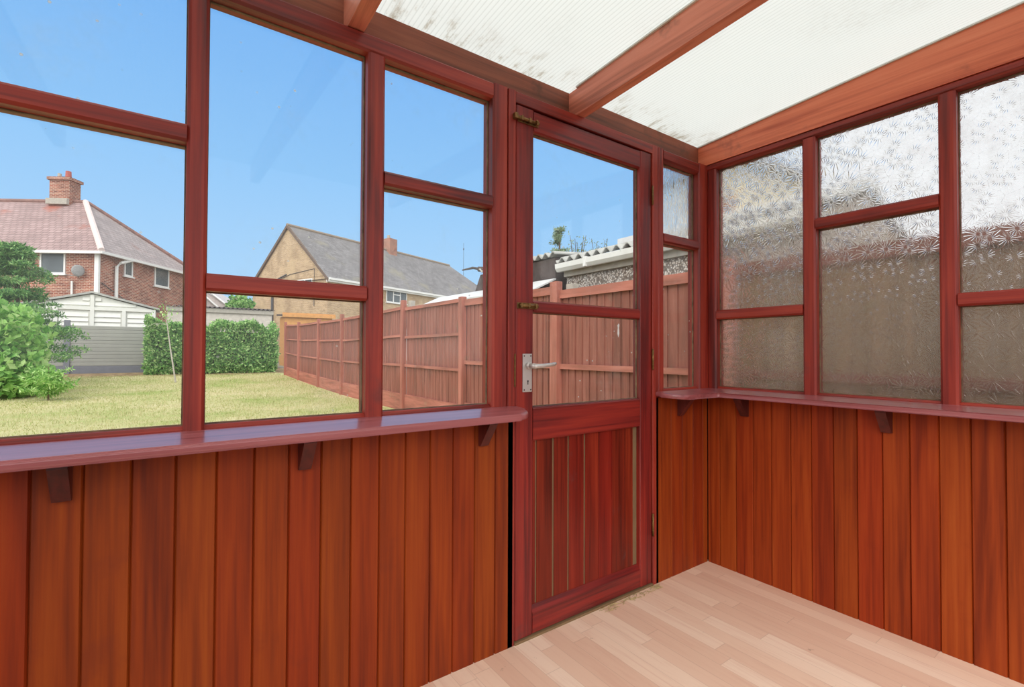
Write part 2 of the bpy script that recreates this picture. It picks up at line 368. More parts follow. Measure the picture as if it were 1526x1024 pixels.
def lawn_mat():
    m, t, out = new_mat('dry lawn')
    oc = t.n('ShaderNodeTexCoord').outputs['Object']; s = t.n('ShaderNodeSeparateXYZ'); t.l(oc, s.inputs[0])
    col = t.ramp(t.noise(oc, .55, 5, .6), [(.33, L(156, 174, 98)), (.46, L(194, 192, 138)), (.58, L(212, 202, 158)), (.72, L(218, 204, 166))])
    col = t.mix(t.smooth(t.noise(oc, 30, 4, .7), .35, .7, 0, .45), col, L(138, 146, 82))
    soil = t.math('ADD', s.outputs[1], t.math('MULTIPLY', t.noise(oc, 1.6, 4, .65), 2.4))
    col = t.mix(t.smooth(soil, 19.3, 19.9), col, t.ramp(t.noise(oc, 5, 5, .7), [(.35, L(118, 94, 70)), (.6, L(170, 148, 116)), (.7, L(196, 160, 116))]))
    col = t.mix(t.smooth(s.outputs[0], 1.9, 2.1), col, L(140, 134, 126))
    bsdf(t, out, col, .95, t.bump(t.noise(oc, 40, 4, .7), .6, .02), .2); return m
M['lawn'] = lawn_mat()

# ================================================================ THE ROOM
def roof_z(y): return 2.121-.061*y
XL, YB = -3.15, -1.95                          # left end and house side of the lean-to
o = pt(obj('floor', box(B(), XL, .06, YB, .05, -.06, 0), M['floor']), (0, 0, 0)); tag(o, 'pale pink wood strip laminate floor of the lean-to', 'floor', kind='structure')
# cladding below the sills, grooved boards in one mesh
def boards(edges, axis, z0, z1, depth=.018, g=.0035, gd=.006):
    bm = B()
    for a, b in zip(edges[:-1], edges[1:]):
        prof = [(a, depth), (a, gd), (a+g, 0), (b-g, 0), (b, gd), (b, depth)]
        P = (lambda u, d: (u, d, z0)) if axis == 'x' else (lambda u, d: (d, u, z0))
        prism(bm, [P(u, d) for u, d in prof], (0, 0, z1-z0))
    return bm
e1 = [-1.2955-.0838*k for k in range(23)][::-1]; e1[0] = XL; e1.append(-1.2165)
o = pt(obj('wall_left', boards(e1, 'x', 0, .836), M['clad_left']), (-1.3, 0, 0)); o.data.transform(Matrix.Translation((-1.3, 0, 0))); o.location = (0, 0, 0)
tag(o, 'orange brown vertical cladding boards below the long garden window', 'wall', kind='structure')
bm = B(); box(bm, XL, -1.2165, .0185, .075, 0, .838); obj('wall_core', bm, M['dark'], o)
e2 = [-.412, -.299, -.211, -.124, -.042, 0]
o = obj('wall_front', boards(e2, 'x', 0, .848), M['clad_left']); tag(o, 'narrow strip of brown cladding boards right of the door, below the side window', 'wall', kind='structure')
bm = B(); box(bm, -.412, .075, .0185, .075, 0, .848); obj('wall_core', bm, M['dark'], o)
e3 = [-.0655-.0837*k for k in range(23)][::-1]; e3[0] = YB; e3 = e3+[0]
o = obj('wall_right', boards(e3, 'y', 0, .848), M['clad_right']); tag(o, 'orange brown vertical cladding boards below the frosted windows', 'wall', kind='structure')
bm = B(); box(bm, .0185, .075, YB, .018, 0, .848); obj('wall_core', bm, M['dark'], o)

bm = B(); box(bm, XL-.08, XL, YB, .1, -.05, .85); o = obj('wall_end', bm, M['clad_right']); tag(o, 'unseen boarded end wall of the lean-to, kept low to let light in above', 'wall', kind='structure')  # unseen end wall, only sill high so light reaches the upper left
# ---- window frames (front plane y = 0, glass at GY)
GY = .042; DP = .066
def pane_box(x0, x1, z0, z1, plane='y', g=GY):
    bm = B()
    if plane == 'y': box(bm, x0, x1, g, g+.004, z0, z1)
    else: box(bm, g, g+.004, x0, x1, z0, z1)
    return bm
def bead(bm, u0_, u1_, z0, z1, plane='y', g=GY, w=.003):
    for a, b, c, d in ((u0_, u0_+w, z0, z1), (u1_-w, u1_, z0, z1), (u0_+w, u1_-w, z0, z0+w), (u0_+w, u1_-w, z1-w, z1)):
        if plane == 'y': box(bm, a, b, g-.008, g-.0005, c, d)
        else: box(bm, g-.008, g-.0005, a, b, c, d)
HZ = 1.958
w1 = thing('window_1', 'long red timber window with clear panes looking onto the garden', 'window', (-2.2, 0, .85), kind='structure')
for x0, x1, nm in ((-2.205, -2.161, 'mullion'), (-1.757, -1.704, 'mullion'), (-2.652, -2.608, 'mullion'), (-1.309, -1.2435, 'stile'), (-3.15, -3.09, 'stile')):
    obj(nm, member(B(), 'xyz', x0, x1, .85, 1.958 if nm == 'mullion' else 2.013, 0, DP), M['red_z'], w1)
obj('head_rail', member(B(), 'zyx', HZ, 2.013, -3.09, -1.309, 0, DP), M['red_x'], w1)
obj('bottom_rail', member(B(), 'zyx', .840, .872, -3.09, -1.309, .012, DP-.012, .008), M['red_x'], w1)
bays = [(-1.704, -1.309, 1.588), (-2.161, -1.757, 1.230), (-2.608, -2.205, 1.592), (-3.09, -2.652, 1.23)]
bm = B()
for a, b, z in bays:
    obj('transom', member(B(), 'zyx', z-.022, z+.022, a, b, 0, DP), M['red_x'], w1)
    for z0, z1 in ((.872, z-.022), (z+.022, HZ)):
        obj('pane', pane_box(a-.002, b+.002, z0-.002, z1+.002), M['glass'], w1); bead(bm, a, b, z0, z1)
obj('putty', bm, M['putty'], w1)
# side light
w2 = thing('window_2', 'narrow red two pane side window between the door and the corner', 'window', (-.2, 0, .87), kind='structure')
obj('stile', member(B(), 'xyz', -.3915, -.349, .868, 2.013, 0, DP), M['red_z'], w2)
obj('stile', member(B(), 'xyz', -.068, .066, .868, 2.013, 0, DP), M['red_z'], w2)
obj('head_rail', member(B(), 'zyx', 1.962, 2.013, -.349, -.068, 0, DP), M['red_x'], w2)
obj('transom', member(B(), 'zyx', 1.574, 1.618, -.349, -.068, 0, DP), M['red_x'], w2)
obj('bottom_rail', member(B(), 'zyx', .85, .884, -.349, -.068, .012, DP-.012, .008), M['red_x'], w2)
bm = B()
for z0, z1, mm in ((.884, 1.574, 'glass'), (1.618, 1.962, 'frost_small')):
    p = obj('pane', pane_box(-.351, -.066, z0-.002, z1+.002), M[mm], w2); bead(bm, -.349, -.068, z0, z1)
    if mm != 'glass': tag(p, 'wavy patterned upper pane', None)
obj('putty', bm, M['putty'], w2)
# frosted right-hand window (front plane x = 0)
w3 = thing('window_3', 'red timber window with frosted fan patterned panes on the right', 'window', (0, -.7, .87), kind='structure')
ZT = 1.984
posts = [(-.048, -.0005), (-.505, -.453), (-.957, -.908), (-1.412, -1.363), (-1.95, -1.86)]
for a, b in posts: obj('mullion', member(B(), 'yxz', a, b, .868, ZT, 0, DP), M['red_z'], w3)
obj('head_rail', member(B(), 'zxy', ZT, 2.016, -1.95, -.0005, 0, DP), M['red_y'], w3)
obj('bottom_rail', member(B(), 'zxy', 0.85, .886, -1.95, -.0005, .012, DP-.012, .008), M['red_y'], w3)
bm = B()
for (a, b), z in zip(((-.453, -.048), (-.908, -.505), (-1.363, -.957), (-1.86, -1.412)), (1.245, 1.608, 1.245, 1.608)):
    obj('transom', member(B(), 'zxy', z-.023, z+.023, a, b, 0, DP), M['red_y'], w3)
    for z0, z1 in ((.886, z-.023), (z+.023, ZT)):
        obj('pane', pane_box(a-.002, b+.002, z0-.002, z1+.002, 'x'), M['frost'], w3); bead(bm, a, b, z0, z1, 'x')
obj('putty', bm, M['putty'], w3)

w4 = thing('added_window_4', 'unseen clear glazed red window added at the left end to light the upper timbers', 'window', (XL-.03, -.9, .85), kind='structure')  # unseen glazing added to let daylight onto the upper left timbers
for a, b in ((.02, .1), (-.66, -.61), (-1.31, -1.26), (-1.95, -1.9)): obj('mullion', member(B(), 'yxz', a, b, .85, 1.985, XL-.066, DP), M['red_z'], w4)
obj('head_rail', member(B(), 'zxy', 1.985, 2.1, -1.95, .1, XL-.066, DP), M['red_y'], w4)
for a, b in ((-.61, .02), (-1.26, -.66), (-1.9, -1.31)): obj('pane', pane_box(a, b, .85, 1.985, 'x', XL-.04), M['glass'], w4)
# ---- window boards (sills) with brackets
def sill(poly, z0, z1, bev=.009, tilt=.14):
    bm = B(); prism(bm, [(x, y, z0) for x, y in poly], (0, 0, z1-z0))
    es = [e for e in bm.edges if abs(e.verts[0].co.z-e.verts[1].co.z) < 1e-6 and e.calc_length() > 1e-4]
    bmesh.ops.bevel(bm, geom=es, offset=bev, segments=4, affect='EDGES', profile=.5)
    for v in bm.verts: v.co.z -= tilt*max(0, min(-v.co.y, -v.co.x))
    return bm
def bracket_x(xc, z1, w=.032, dep=.072, hgt=.092):
    bm = B(); prism(bm, [(xc-w/2, -.0005, z1), (xc-w/2, -dep, z1), (xc-w/2, -dep, z1-.012), (xc-w/2, -.013, z1-hgt), (xc-w/2, -.0005, z1-hgt)], (w, 0, 0)); return bm
def bracket_y(yc, z1, w=.034, dep=.075, hgt=.092):
    bm = B(); prism(bm, [(-.0005, yc-w/2, z1), (-dep, yc-w/2, z1), (-dep, yc-w/2, z1-.012), (-.013, yc-w/2, z1-hgt), (-.0005, yc-w/2, z1-hgt)], (0, w, 0)); return bm
R_ = .062; cx, cy = -1.200-R_, -.106+R_
poly = [(XL, 0.011), (XL, -.106)]+[(cx+R_*math.sin(a), cy-R_*math.cos(a)) for a in np.linspace(0, PI/2, 9)]+[(-1.202, -.0005), (-1.2435, -.0005), (-1.2435, .011)]
poly = [(float(x), float(y)) for x, y in poly]
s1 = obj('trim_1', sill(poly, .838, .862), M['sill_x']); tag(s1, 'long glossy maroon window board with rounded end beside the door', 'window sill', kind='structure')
for xc in (-2.418, -1.928, -1.350, -2.9): obj('bracket', bracket_x(xc, .826), M['bracket'], s1)
poly = [(-.414, -.0005), (-.414, -.030)]+[(-.414+.09*(1-math.cos(a)), -.030-.09*math.sin(a)) for a in np.linspace(.2, PI/2, 8)]+[(-.112, -.120), (-.104, -.128), (-.104, YB), (.011, YB), (.011, -.0005)]
poly = [(float(x), float(y)) for x, y in poly]
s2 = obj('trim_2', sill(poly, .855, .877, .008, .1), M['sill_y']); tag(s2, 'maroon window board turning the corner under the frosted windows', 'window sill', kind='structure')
obj('bracket', bracket_x(-.235, .846), M['bracket'], s2)
for yc in (-.197, -.752, -1.40): obj('bracket', bracket_y(yc, .846), M['bracket'], s2)

# ---- door
bm = B()
dz = 1.971
d0 = thing('trim_3', 'red timber frame around the garden door', 'door frame', (-.82, 0, 0), kind='structure')
obj('jamb', member(B(), 'xyz', -1.2425, -1.2105, 0, 2.013, .0, .075, .002), M['red_z'], d0)
obj('jamb', member(B(), 'xyz', -.433, -.3925, 0, 2.013, .0, .075, .002), M['red_z'], d0)
obj('head', member(B(), 'zyx', dz, 2.013, -1.2105, -.433, 0, .075, .002), M['red_x'], d0)
bm = B(); box(bm, -1.2105, -.433, .0465, .07, .03, dz); 
bm.free()
bm = B(); box(bm, -1.2105, -.433, -.004, .075, -.02, .008, .003); obj('threshold', bm, M['gap'], d0)
bm = B(); box(bm, -1.2105, -1.192, .0495, .07, .008, dz); box(bm, -.452, -.433, .0495, .07, .008, dz); box(bm, -1.192, -.452, .0495, .07, 1.955, dz)
obj('door_stop', bm, M['red_z'], d0)
for z0, z1 in ((.93, 1.05),):
    bm = B(); box(bm, -1.216, -1.2108, -.004, .0, z0, z1, .001); obj('strike_plate', bm, M['brass'], d0)
door = thing('door_1', 'red half glazed garden door with silver lever handle', 'door', (-.438, .005, .012), kind='structure')
FY, DD = .004, .040
obj('stile', member(B(), 'xyz', -1.2055, -1.124, .012, 1.966, FY, DD, .004), M['door_z'], door)
obj('stile', member(B(), 'xyz', -.516, -.4385, .012, 1.966, FY, DD, .004), M['door_z'], door)
obj('top_rail', member(B(), 'zyx', 1.886, 1.966, -1.124, -.516, FY, DD, .005), M['door_x'], door)
obj('middle_rail', member(B(), 'zyx', 1.205, 1.249, -1.124, -.516, FY, DD, .006), M['door_x'], door)
obj('lock_rail', member(B(), 'zyx', .724, .850, -1.124, -.516, FY, DD, .006), M['door_x'], door)
bm = B(); prism(bm, [(-1.124, FY, .014), (-1.124, FY, .088), (-1.124, FY+.018, .108), (-1.124, FY+DD, .108), (-1.124, FY+DD, .014)], (.608, 0, 0)); obj('bottom_rail', bm, M['door_x'], door)
bm = B()
gz = FY+.026
for z0, z1 in ((.850, 1.205), (1.249, 1.886)):
    obj('pane', pane_box(-1.126, -.514, z0-.002, z1+.002, 'y', gz), M['glass'], door); bead(bm, -1.124, -.516, z0, z1, 'y', gz, .003)
obj('putty', bm, M['putty'], door)
bm = B(); box(bm, -1.1235, -.5165, FY+.0212, FY+.036, .1085, .7235); obj('panel_backing', bm, M['gap'], door)
bm = B()
bs = [(-1.1235, -1.099), (-1.092, -1.0145), (-1.0055, -.9345), (-.9265, -.8455), (-.837, -.7605), (-.7585, -.6805), (-.6785, -.597), (-.595, -.545)]
for a, b in bs: box(bm, a, b, FY+.018, FY+.0208, .1085, .7235, .001)
obj('panel_boards', bm, M['door_board'], door)
sm = []
for a_, r_ in ((0, .007), (.7, .008), (1.5, .010), (2.3, .006), (3.1, .007), (3.9, .006), (4.3, .009), (4.5, .034), (4.71, .050), (4.9, .034), (5.1, .009), (5.7, .006)): sm.append((-.630+.9*r_*math.cos(a_), gz-.0009, 1.172+r_*math.sin(a_)))
bm = B(); prism(bm, sm, (0, .0008, 0)); obj('white_splash', bm, M['upvc'], door)
# lever handle on its plate
plt = obj('handle_plate', box(B(), -1.176, -1.134, -.001, .0035, .909, 1.050, .0012), M['steel'], door); tag(plt, 'silver lock plate', None)
bm = B(); tube(bm, [(-1.153, -.001, 1.006), (-1.153, -.016, 1.006)], .0125, 20); tube(bm, [(-1.153, -.016, 1.006), (-1.153, -.044, 1.006)], .0095, 16)
obj('spindle_rose', bm, M['steel'], plt, True)
bm = B(); tube(bm, [(-1.158, -.040, 1.004), (-1.145, -.043, 1.005), (-1.12, -.045, 1.0055), (-1.09, -.045, 1.0085), (-1.062, -.043, 1.0115), (-1.052, -.040, 1.013)], .0095, 14, .0055)
obj('lever', bm, M['steel'], plt, True)
bm = B(); tube(bm, [(-1.153, -.0005, .949), (-1.153, -.0016, .949)], .0032, 12); box(bm, -1.1548, -1.1512, -.0016, -.0005, .936, .949); obj('keyhole', bm, M['dark'], plt)
for x in (-1.170, -1.140):
    for z in (.917, 1.042): bm = B(); tube(bm, [(x, -.0005, z), (x, -.0018, z)], .0028, 10); obj('screw', bm, M['screw'], plt)
def bolt(x0, x1, z, tail=None):
    bo = obj('bolt', box(B(), x0, x1, -.001, .0035, z-.011, z+.011, .001), M['brass'], door); tag(bo, 'brass barrel bolt', None)
    bm = B(); tube(bm, [(x0-(tail or -.006), -.008, z), (x1-.004, -.008, z)], .006, 14); obj('barrel', bm, M['brass'], bo, True)
    bm = B()
    for x in (x0+.012, (x0+x1)/2, x1-.014): box(bm, x-.005, x+.005, -.0155, -.001, z-.0085, z+.0085, .002)
    obj('strap', bm, M['brass'], bo)
    bm = B(); tube(bm, [(x1-.022, -.008, z), (x1-.022, -.022, z+.002)], .0038, 10); obj('knob', bm, M['brass'], bo)
bolt(-1.202, -1.106, 1.915, .018); bolt(-1.2025, -1.108, 1.227)
kp = obj('bolt_keep', box(B(), -1.226, -1.2112, -.017, -.0005, 1.905, 1.925, .002), M['brass'], d0)
for z0, z1 in ((1.733, 1.820), (.977, 1.072), (.223, .323)):
    bm = B(); tube(bm, [(-.4357, -.003, z0), (-.4357, -.003, z1)], .0045, 12)
    for k in range(1, 4): tube(bm, [(-.4357, -.003, z0+(z1-z0)*k/4-.0012), (-.4357, -.003, z0+(z1-z0)*k/4+.0012)], .0055, 12)
    obj('hinge', bm, M['brass'], door, True)

bm = B(); rs = random.Random(4)
for i in range(70):
    f_ = rs.random()**.6; x = -.80+.38*f_; y = -.012-.03*rs.random(); a_ = rs.random()*PI; l_ = .006+.02*rs.random()
    tube(bm, [(x-l_*math.cos(a_), y-l_*.4*math.sin(a_), .003), (x, y, .004+.004*rs.random()), (x+l_*math.cos(a_), y+l_*.4*math.sin(a_), .003)], .0011, 4)
o = obj('dry_debris', bm, plain('dry straw', L(176, 156, 112), .9, var=.3, scale=60)); tag(o, 'strip of dry straw and dust swept against the door threshold', 'debris', kind='stuff')
# ---- roof
roof = thing('ceiling', 'sloping opal ribbed plastic roof on brown rafters', 'ceiling', (-1.5, -.9, 2.18), kind='structure')
xs = [-3.2, -2.71, -1.794, -.885, .07]
for a, b in zip(xs[:-1], xs[1:]):
    bm = B(); prism(bm, [(a+.003, .22, roof_z(.22)+.006), (a+.003, YB-.02, roof_z(YB-.02)+.006), (a+.003, YB-.02, roof_z(YB-.02)+.016), (a+.003, .22, roof_z(.22)+.016)], (b-a-.006, 0, 0))
    obj('roof_sheet', bm, M['poly'], roof)
for xc, w in ((-.885, .043), (-1.794, .048), (-2.71, .046)):
    bm = B(); prism(bm, [(xc-w/2, .049, 2.0135), (xc-w/2, -.004, 2.0135), (xc-w/2, YB, roof_z(YB)-.110), (xc-w/2, YB, roof_z(YB)), (xc-w/2, .049, roof_z(.049))], (w, 0, 0)); obj('rafter', bm, M['rafter'], roof)
    bm = B(); prism(bm, [(xc-w/2-.008, .0, roof_z(.0)), (xc-w/2-.008, YB, roof_z(YB)), (xc-w/2-.008, YB, roof_z(YB)+.006), (xc-w/2-.008, .0, roof_z(.0)+.006)], (w+.016, 0, 0)); obj('glazing_strip', bm, M['aluminium'], roof)
bm = B(); prism(bm, [(XL, .05, 2.0135), (XL, .05, roof_z(.05)+.004), (XL, .1, roof_z(.1)+.004), (XL, .1, 2.0135)], (.07-XL, 0, 0)); obj('wall_plate', bm, M['plate'], roof)
bm = B(); prism(bm, [(0, .0495, 2.0165), (0, YB, 2.0165), (0, YB, roof_z(YB)), (0, .0495, roof_z(.0495))], (.05, 0, 0)); f = obj('fascia_board', bm, M['wedge'], roof)
bm = B(); prism(bm, [(-.008, .0495, roof_z(.0495)), (-.008, YB, roof_z(YB)), (-.008, YB, roof_z(YB)+.006), (-.008, .0495, roof_z(.0495)+.006)], (.06, 0, 0)); obj('glazing_strip', bm, M['aluminium'], roof)

# ================================================================ THE GARDEN
def gz_(y): return -.04 if y < 9.5 else -.04+.29*min(1, (y-9.5)/10.5)**1.5
bm = B(); ny, nx = 60, 20
ys = list(np.linspace(.12, 24, ny)); xs_ = list(np.linspace(-14, 14, nx)); g = [[bm.verts.new((float(x), float(y), gz_(float(y)))) for x in xs_] for y in ys]
for j in range(ny-1):
    for i in range(nx-1): bm.faces.new((g[j][i], g[j][i+1], g[j+1][i+1], g[j+1][i]))
o = obj('lawn', bm, M['lawn'], smooth=True); tag(o, 'sun dried green and straw coloured lawn', 'lawn', kind='structure')
bm = B()
for x0, x1, y0, y1, z in ((-120, -14, -3, 24, -.04), (14, 120, -3, 24, -.04), (.09, 14, -4, .12, -.04), (-14, -3.3, -4, .12, -.04), (-120, 120, 24, 160, .2)): box(bm, x0, x1, y0, y1, z-.3, z)
o = obj('ground', bm, plain('bare ground', L(140, 136, 118), .95)); tag(o, 'bare ground around the neighbouring plots', 'ground', kind='structure')
# grass blades
rng = np.random.default_rng(3); N = 90000
v = rng.random(N); yb = 2.2+16.6*v**1.5; xb = -7.5+8.7*rng.random(N)
keep = (xb > (-2.4-.38*yb)) & (xb < 1.22); yb, xb = yb[keep], xb[keep]; N = len(xb)
zb = np.where(yb < 9.5, -.04, -.04+.29*np.minimum(1, np.maximum(0, (yb-9.5))/10.5)**1.5)
hh = .018+.032*rng.random(N); th = rng.random(N)*2*PI; wd = .0035+.0015*yb/6; le = (rng.random((N, 2))-.5)*.05
base = np.stack([xb, yb, zb-.002], 1); dx = np.stack([np.cos(th)*wd, np.sin(th)*wd, np.zeros(N)], 1)
tip = base+np.stack([le[:, 0], le[:, 1], hh], 1)
o = mesh_np('grass', np.stack([base-dx, base+dx, tip], 1).reshape(-1, 3), np.arange(3*N).reshape(-1, 3), M['blade']); tag(o, 'short dry grass blades covering the lawn', 'grass', kind='stuff')

# ---- red timber fence along the right
XF = 1.3
FP = [(17.6, 2.08), (15.45, 1.98), (12.9, 1.95), (10.66, 1.95), (8.8, 1.95), (6.88, 1.98), (4.72, 1.85), (2.64, 1.83), (.62, 1.78), (-1.4, 1.8), (-3.4, 1.8)]
fence = thing('fence', 'long faded red timber fence with posts and rails along the right of the garden', 'fence', (XF, 7, -.04))
for k, (y, zt) in enumerate(FP):
    w = .05 if k != 7 else .06
    bm = B(); box(bm, XF-.075, XF+.010, y-w, y+w, gz_(y)-.05, zt, .006); obj('post', bm, M['fence_post'], fence)
tops = [(1.98, 1.90), (1.90, 1.88), (1.86, 1.84), (1.84, 1.85), (1.85, 1.87), (1.84, 1.83), (1.80, 1.78), (1.725, 1.715), (1.72, 1.72), (1.72, 1.72)]
for k in range(len(FP)-1):
    ya, yb_ = FP[k][0]-.052, FP[k+1][0]+.062; za, zb2 = tops[k]; ga, gb = gz_(ya), gz_(yb_)
    ribbed = k >= 6
    n = max(8, int((ya-yb_)/.105)); bm = B(); gh = .30 if not ribbed else .06
    for i in range(n):
        y0 = ya+(yb_-ya)*i/n; y1 = ya+(yb_-ya)*(i+1)/n-(.006 if ribbed else .002); f0 = i/n
        top = za+(zb2-za)*(f0+.5/n)-.004; bot = ga+(gb-ga)*f0+gh
        prism(bm, [(XF+.012, y0, bot), (XF+.028, y0, bot), (XF+.028, y1, bot), (XF+.012-(.012 if ribbed else .005), y1, bot)], (0, 0, top-bot))
    panel = obj('panel', bm, M['fence_z'] if k < 8 else M['fence_olive'], fence)
    def rail(nm, h0a, h0b, hgt, x0=XF-.03, x1=XF-.002):
        bm = B(); prism(bm, [(x0, ya, h0a), (x1, ya, h0a), (x1, ya, h0a+hgt), (x0, ya, h0a+hgt)], (0, yb_-ya, h0b-h0a)); obj(nm, bm, M['fence_y'] if k < 8 else M['fence_dark'], panel)
    if ribbed:
        rail('top_rail', za-.085, zb2-.085, .09); rail('rail', .865, .865, .055); rail('rail', .25, .25, .06)
    else:
        rail('top_rail', za-.05, zb2-.05, .055)
        rail('rail', ga+(za-ga)*.70, gb+(zb2-gb)*.71, .045); rail('rail', ga+(za-ga)*.43, gb+(zb2-gb)*.425, .045)
        rail('gravel_board', ga-.03, gb-.03, .335, XF-.025, XF+.01)
for y, z in ((6.78, 1.97), (2.5, 1.80)):
    bm = B(); box(bm, XF+.035, XF+.13, y-.05, y+.05, gz_(y)-.05, z, .006); tag(obj('concrete_post', bm, M['concrete'], fence), 'pale concrete post stub', None)

# ---- far boundary: grey composite fence, hedge
YG = 20.2; zg = gz_(YG)
xA = at_y(100, 500, YG).x
gf = thing('fence', 'warm grey slatted fence with blue grey post at the bottom of the garden', 'fence', (xA, YG, zg))
for x0, x1 in ((xA-2.1, xA-.08), (xA+.08, at_y(235, 500, YG).x)):
    zt = at_y(160, 486, YG).z; bm = B(); nb = 11; z0 = zg+.26
    for i in range(nb):
        a = z0+(zt-z0)*i/nb; b = z0+(zt-z0)*(i+1)/nb
        prism(bm, [(x0, YG, a), (x0, YG-.022, a+.004), (x0, YG-.022, b-.022), (x0, YG-.004, b), (x0, YG+.02, b), (x0, YG+.02, a)], (x1-x0, 0, 0))
    obj('slat_panel', bm, M['composite'], gf)
    bm = B(); box(bm, x0, x1, YG-.02, YG+.03, zg-.1, zg+.255); obj('gravel_board', bm, M['grey_paint'], gf)
bm = B(); box(bm, xA-.078, xA+.078, YG-.06, YG+.06, zg-.1, at_y(100, 477, YG).z, .01); tag(obj('post', bm, M['grey_paint'], gf), 'blue grey square post', None)

def leaves(name, m, parent, centers, size, aspect=.5, up_bias=.3, droop=0):
    """one mesh of folded diamond leaves; centers in the parent's local coordinates"""
    n = len(centers); d = rng.normal(size=(n, 3)); d[:, 2] += up_bias; d /= np.linalg.norm(d, axis=1)[:, None]
    s = rng.normal(size=(n, 3)); s -= d*(s*d).sum(1)[:, None]; s /= np.linalg.norm(s, axis=1)[:, None]
    nn = np.cross(d, s); L_ = size*(.6+.8*rng.random(n))[:, None]
    a = centers; tipv = a+d*L_; m1 = a+d*L_*.5+s*L_*aspect*.5+nn*L_*.08; m2 = a+d*L_*.5-s*L_*aspect*.5+nn*L_*.08
    vs = np.stack([a, m1, tipv, m2], 1).reshape(-1, 3); return mesh_np(name, vs, np.arange(4*n).reshape(-1, 4), m, parent)
def blob(n, c, r, shell=.55, lumps=9, seed=1):
    rg = np.random.default_rng(seed); d = rg.normal(size=(n, 3)); d /= np.linalg.norm(d, axis=1)[:, None]
    rr = shell+(1-shell)*rg.random(n)**.6
    k = rg.normal(size=(lumps, 3)); k /= np.linalg.norm(k, axis=1)[:, None]
    bump = np.max(d@k.T, axis=1); rr = rr*(.72+.36*bump**2)
    return np.array(c)+d*rr[:, None]*np.array(r)
# hedge
xh0, xh1 = at_y(219, 520, 19.4).x, at_y(414, 520, 18.6).x
t = thing('hedge', 'clipped green privet hedge across the bottom of the garden', 'hedge', ((xh0+xh1)/2, 19.3, gz_(19.3)))
hw = (xh1-xh0)/2; n = 26000
u = rng.random((n, 3)); p = np.stack([(u[:, 0]*2-1)*hw, (u[:, 1]*2-1)*.42, u[:, 2]*1.0], 1)
face = rng.integers(0, 4, n); p[:, 1] = np.where(face < 2, -.42+.16*rng.random(n), p[:, 1]); topz = 1.72+.16*np.sin(p[:, 0]*2.3)+.10*np.sin(p[:, 0]*5.7+1)+.16*(rng.random(n)-.4)
p[:, 2] = np.where(face == 2, .9+.1*rng.random(n), p[:, 2]); p[:, 2] *= topz; p[:, 0] = np.where(face == 3, np.sign(p[:, 0])*hw*(.93+.07*rng.random(n)), p[:, 0])
p[:, 1] += .10*np.sin(p[:, 0]*4+p[:, 2]*3); p[:, 0] += .06*np.sin(p[:, 2]*7+p[:, 1]*9)
leaves('foliage', M['leaf_hedge'], t, p, .1, .5)
bm = B()
for i in range(14):
    x = -hw+.15+i*(2*hw-.3)/13; tube(bm, [(x, .05, -.05), (x+.05, .1, .7), (x-.05, .05, 1.4)], .025, 6, .01)
obj('stems', bm, M['bark'], t, local=True)
bm = B(); box(bm, -hw+.1, hw-.1, -.18, .3, .05, 1.5); obj('shade_core', bm, plain('hedge interior shade', L(58, 66, 40), .95, var=.4, scale=12), t, local=True)  # solid core box, the shade between the leaves put into its dark colour
# bright broad-leaved shrub at the left
c0 = at_d(-48, 598, 10.2); t = thing('shrub', 'bright green broad leaved shrub at the left edge of the lawn', 'shrub', (c0.x, c0.y, gz_(c0.y)))
p = np.concatenate([blob(5200, (0, 0, .95), (1.25, 1.2, 1.3), seed=4), blob(2600, (.35, -.3, .5), (.95, .9, .75), seed=5), blob(1400, (-.5, .3, 1.5), (.9, .8, .75), seed=6)]); p = p[p[:, 2] > .02]
leaves('foliage', M['leaf_bright'], t, p, .17, .62, .1)
bm = B()
for a in range(7): tube(bm, [(0, 0, -.05), (.3*math.cos(a), .3*math.sin(a), .7), (.6*math.cos(a), .6*math.sin(a), 1.4)], .03, 6, .01)
obj('stems', bm, M['bark'], t, local=True)
# conifer behind it
c0 = at_d(18, 560, 12.6); t = thing('conifer', 'dark feathery conifer standing behind the bright shrub', 'tree', (c0.x, c0.y, gz_(c0.y)))
bm = B(); tube(bm, [(0, 0, -.05), (.05, 0, 1.8), (.1, 0, 3.6)], .12, 8, .02); obj('trunk', bm, M['bark'], t, local=True)
pts = []; rgc = np.random.default_rng(11)
for i in range(120):
    z = .5+3.2*rgc.random(); a = rgc.random()*2*PI; Lb = (1.75-.42*z)*(.6+.55*rgc.random())+.12
    q = rgc.random(210)**.7; sp = (rgc.random(210)-.5)*.42*(1-.3*q)
    x = q*Lb*math.cos(a)-sp*math.sin(a); y = q*Lb*math.sin(a)+sp*math.cos(a); pts.append(np.stack([x, y, z+.28*q*Lb-.2*q*q*Lb+(rgc.random(210)-.5)*.10], 1))
leaves('foliage', M['leaf_conifer'], t, np.concatenate(pts), .10, .28, .1)
# young fir bough low at the lawn edge
c0 = at_d(72, 590, 9.9); t = thing('young_fir', 'small low fir with flat sprays at the shrub foot by the lawn', 'shrub', (c0.x, c0.y, gz_(c0.y)))
pts = []
for i in range(34):
    a = rgc.random()*2*PI; z = .1+.55*rgc.random(); q = rgc.random(60); sp = (rgc.random(60)-.5)*.2*(1-q*.6); Lb = .5*(1-.5*z)
    pts.append(np.stack([q*Lb*math.cos(a)-sp*math.sin(a), q*Lb*math.sin(a)+sp*math.cos(a), z+.12*q+(rgc.random(60)-.5)*.04], 1))
leaves('foliage', M['leaf_bright'], t, np.concatenate(pts), .085, .3, .1)
bm = B(); tube(bm, [(0, 0, -.03), (0, 0, .7)], .02, 6, .006); obj('stem', bm, M['bark'], t, local=True)
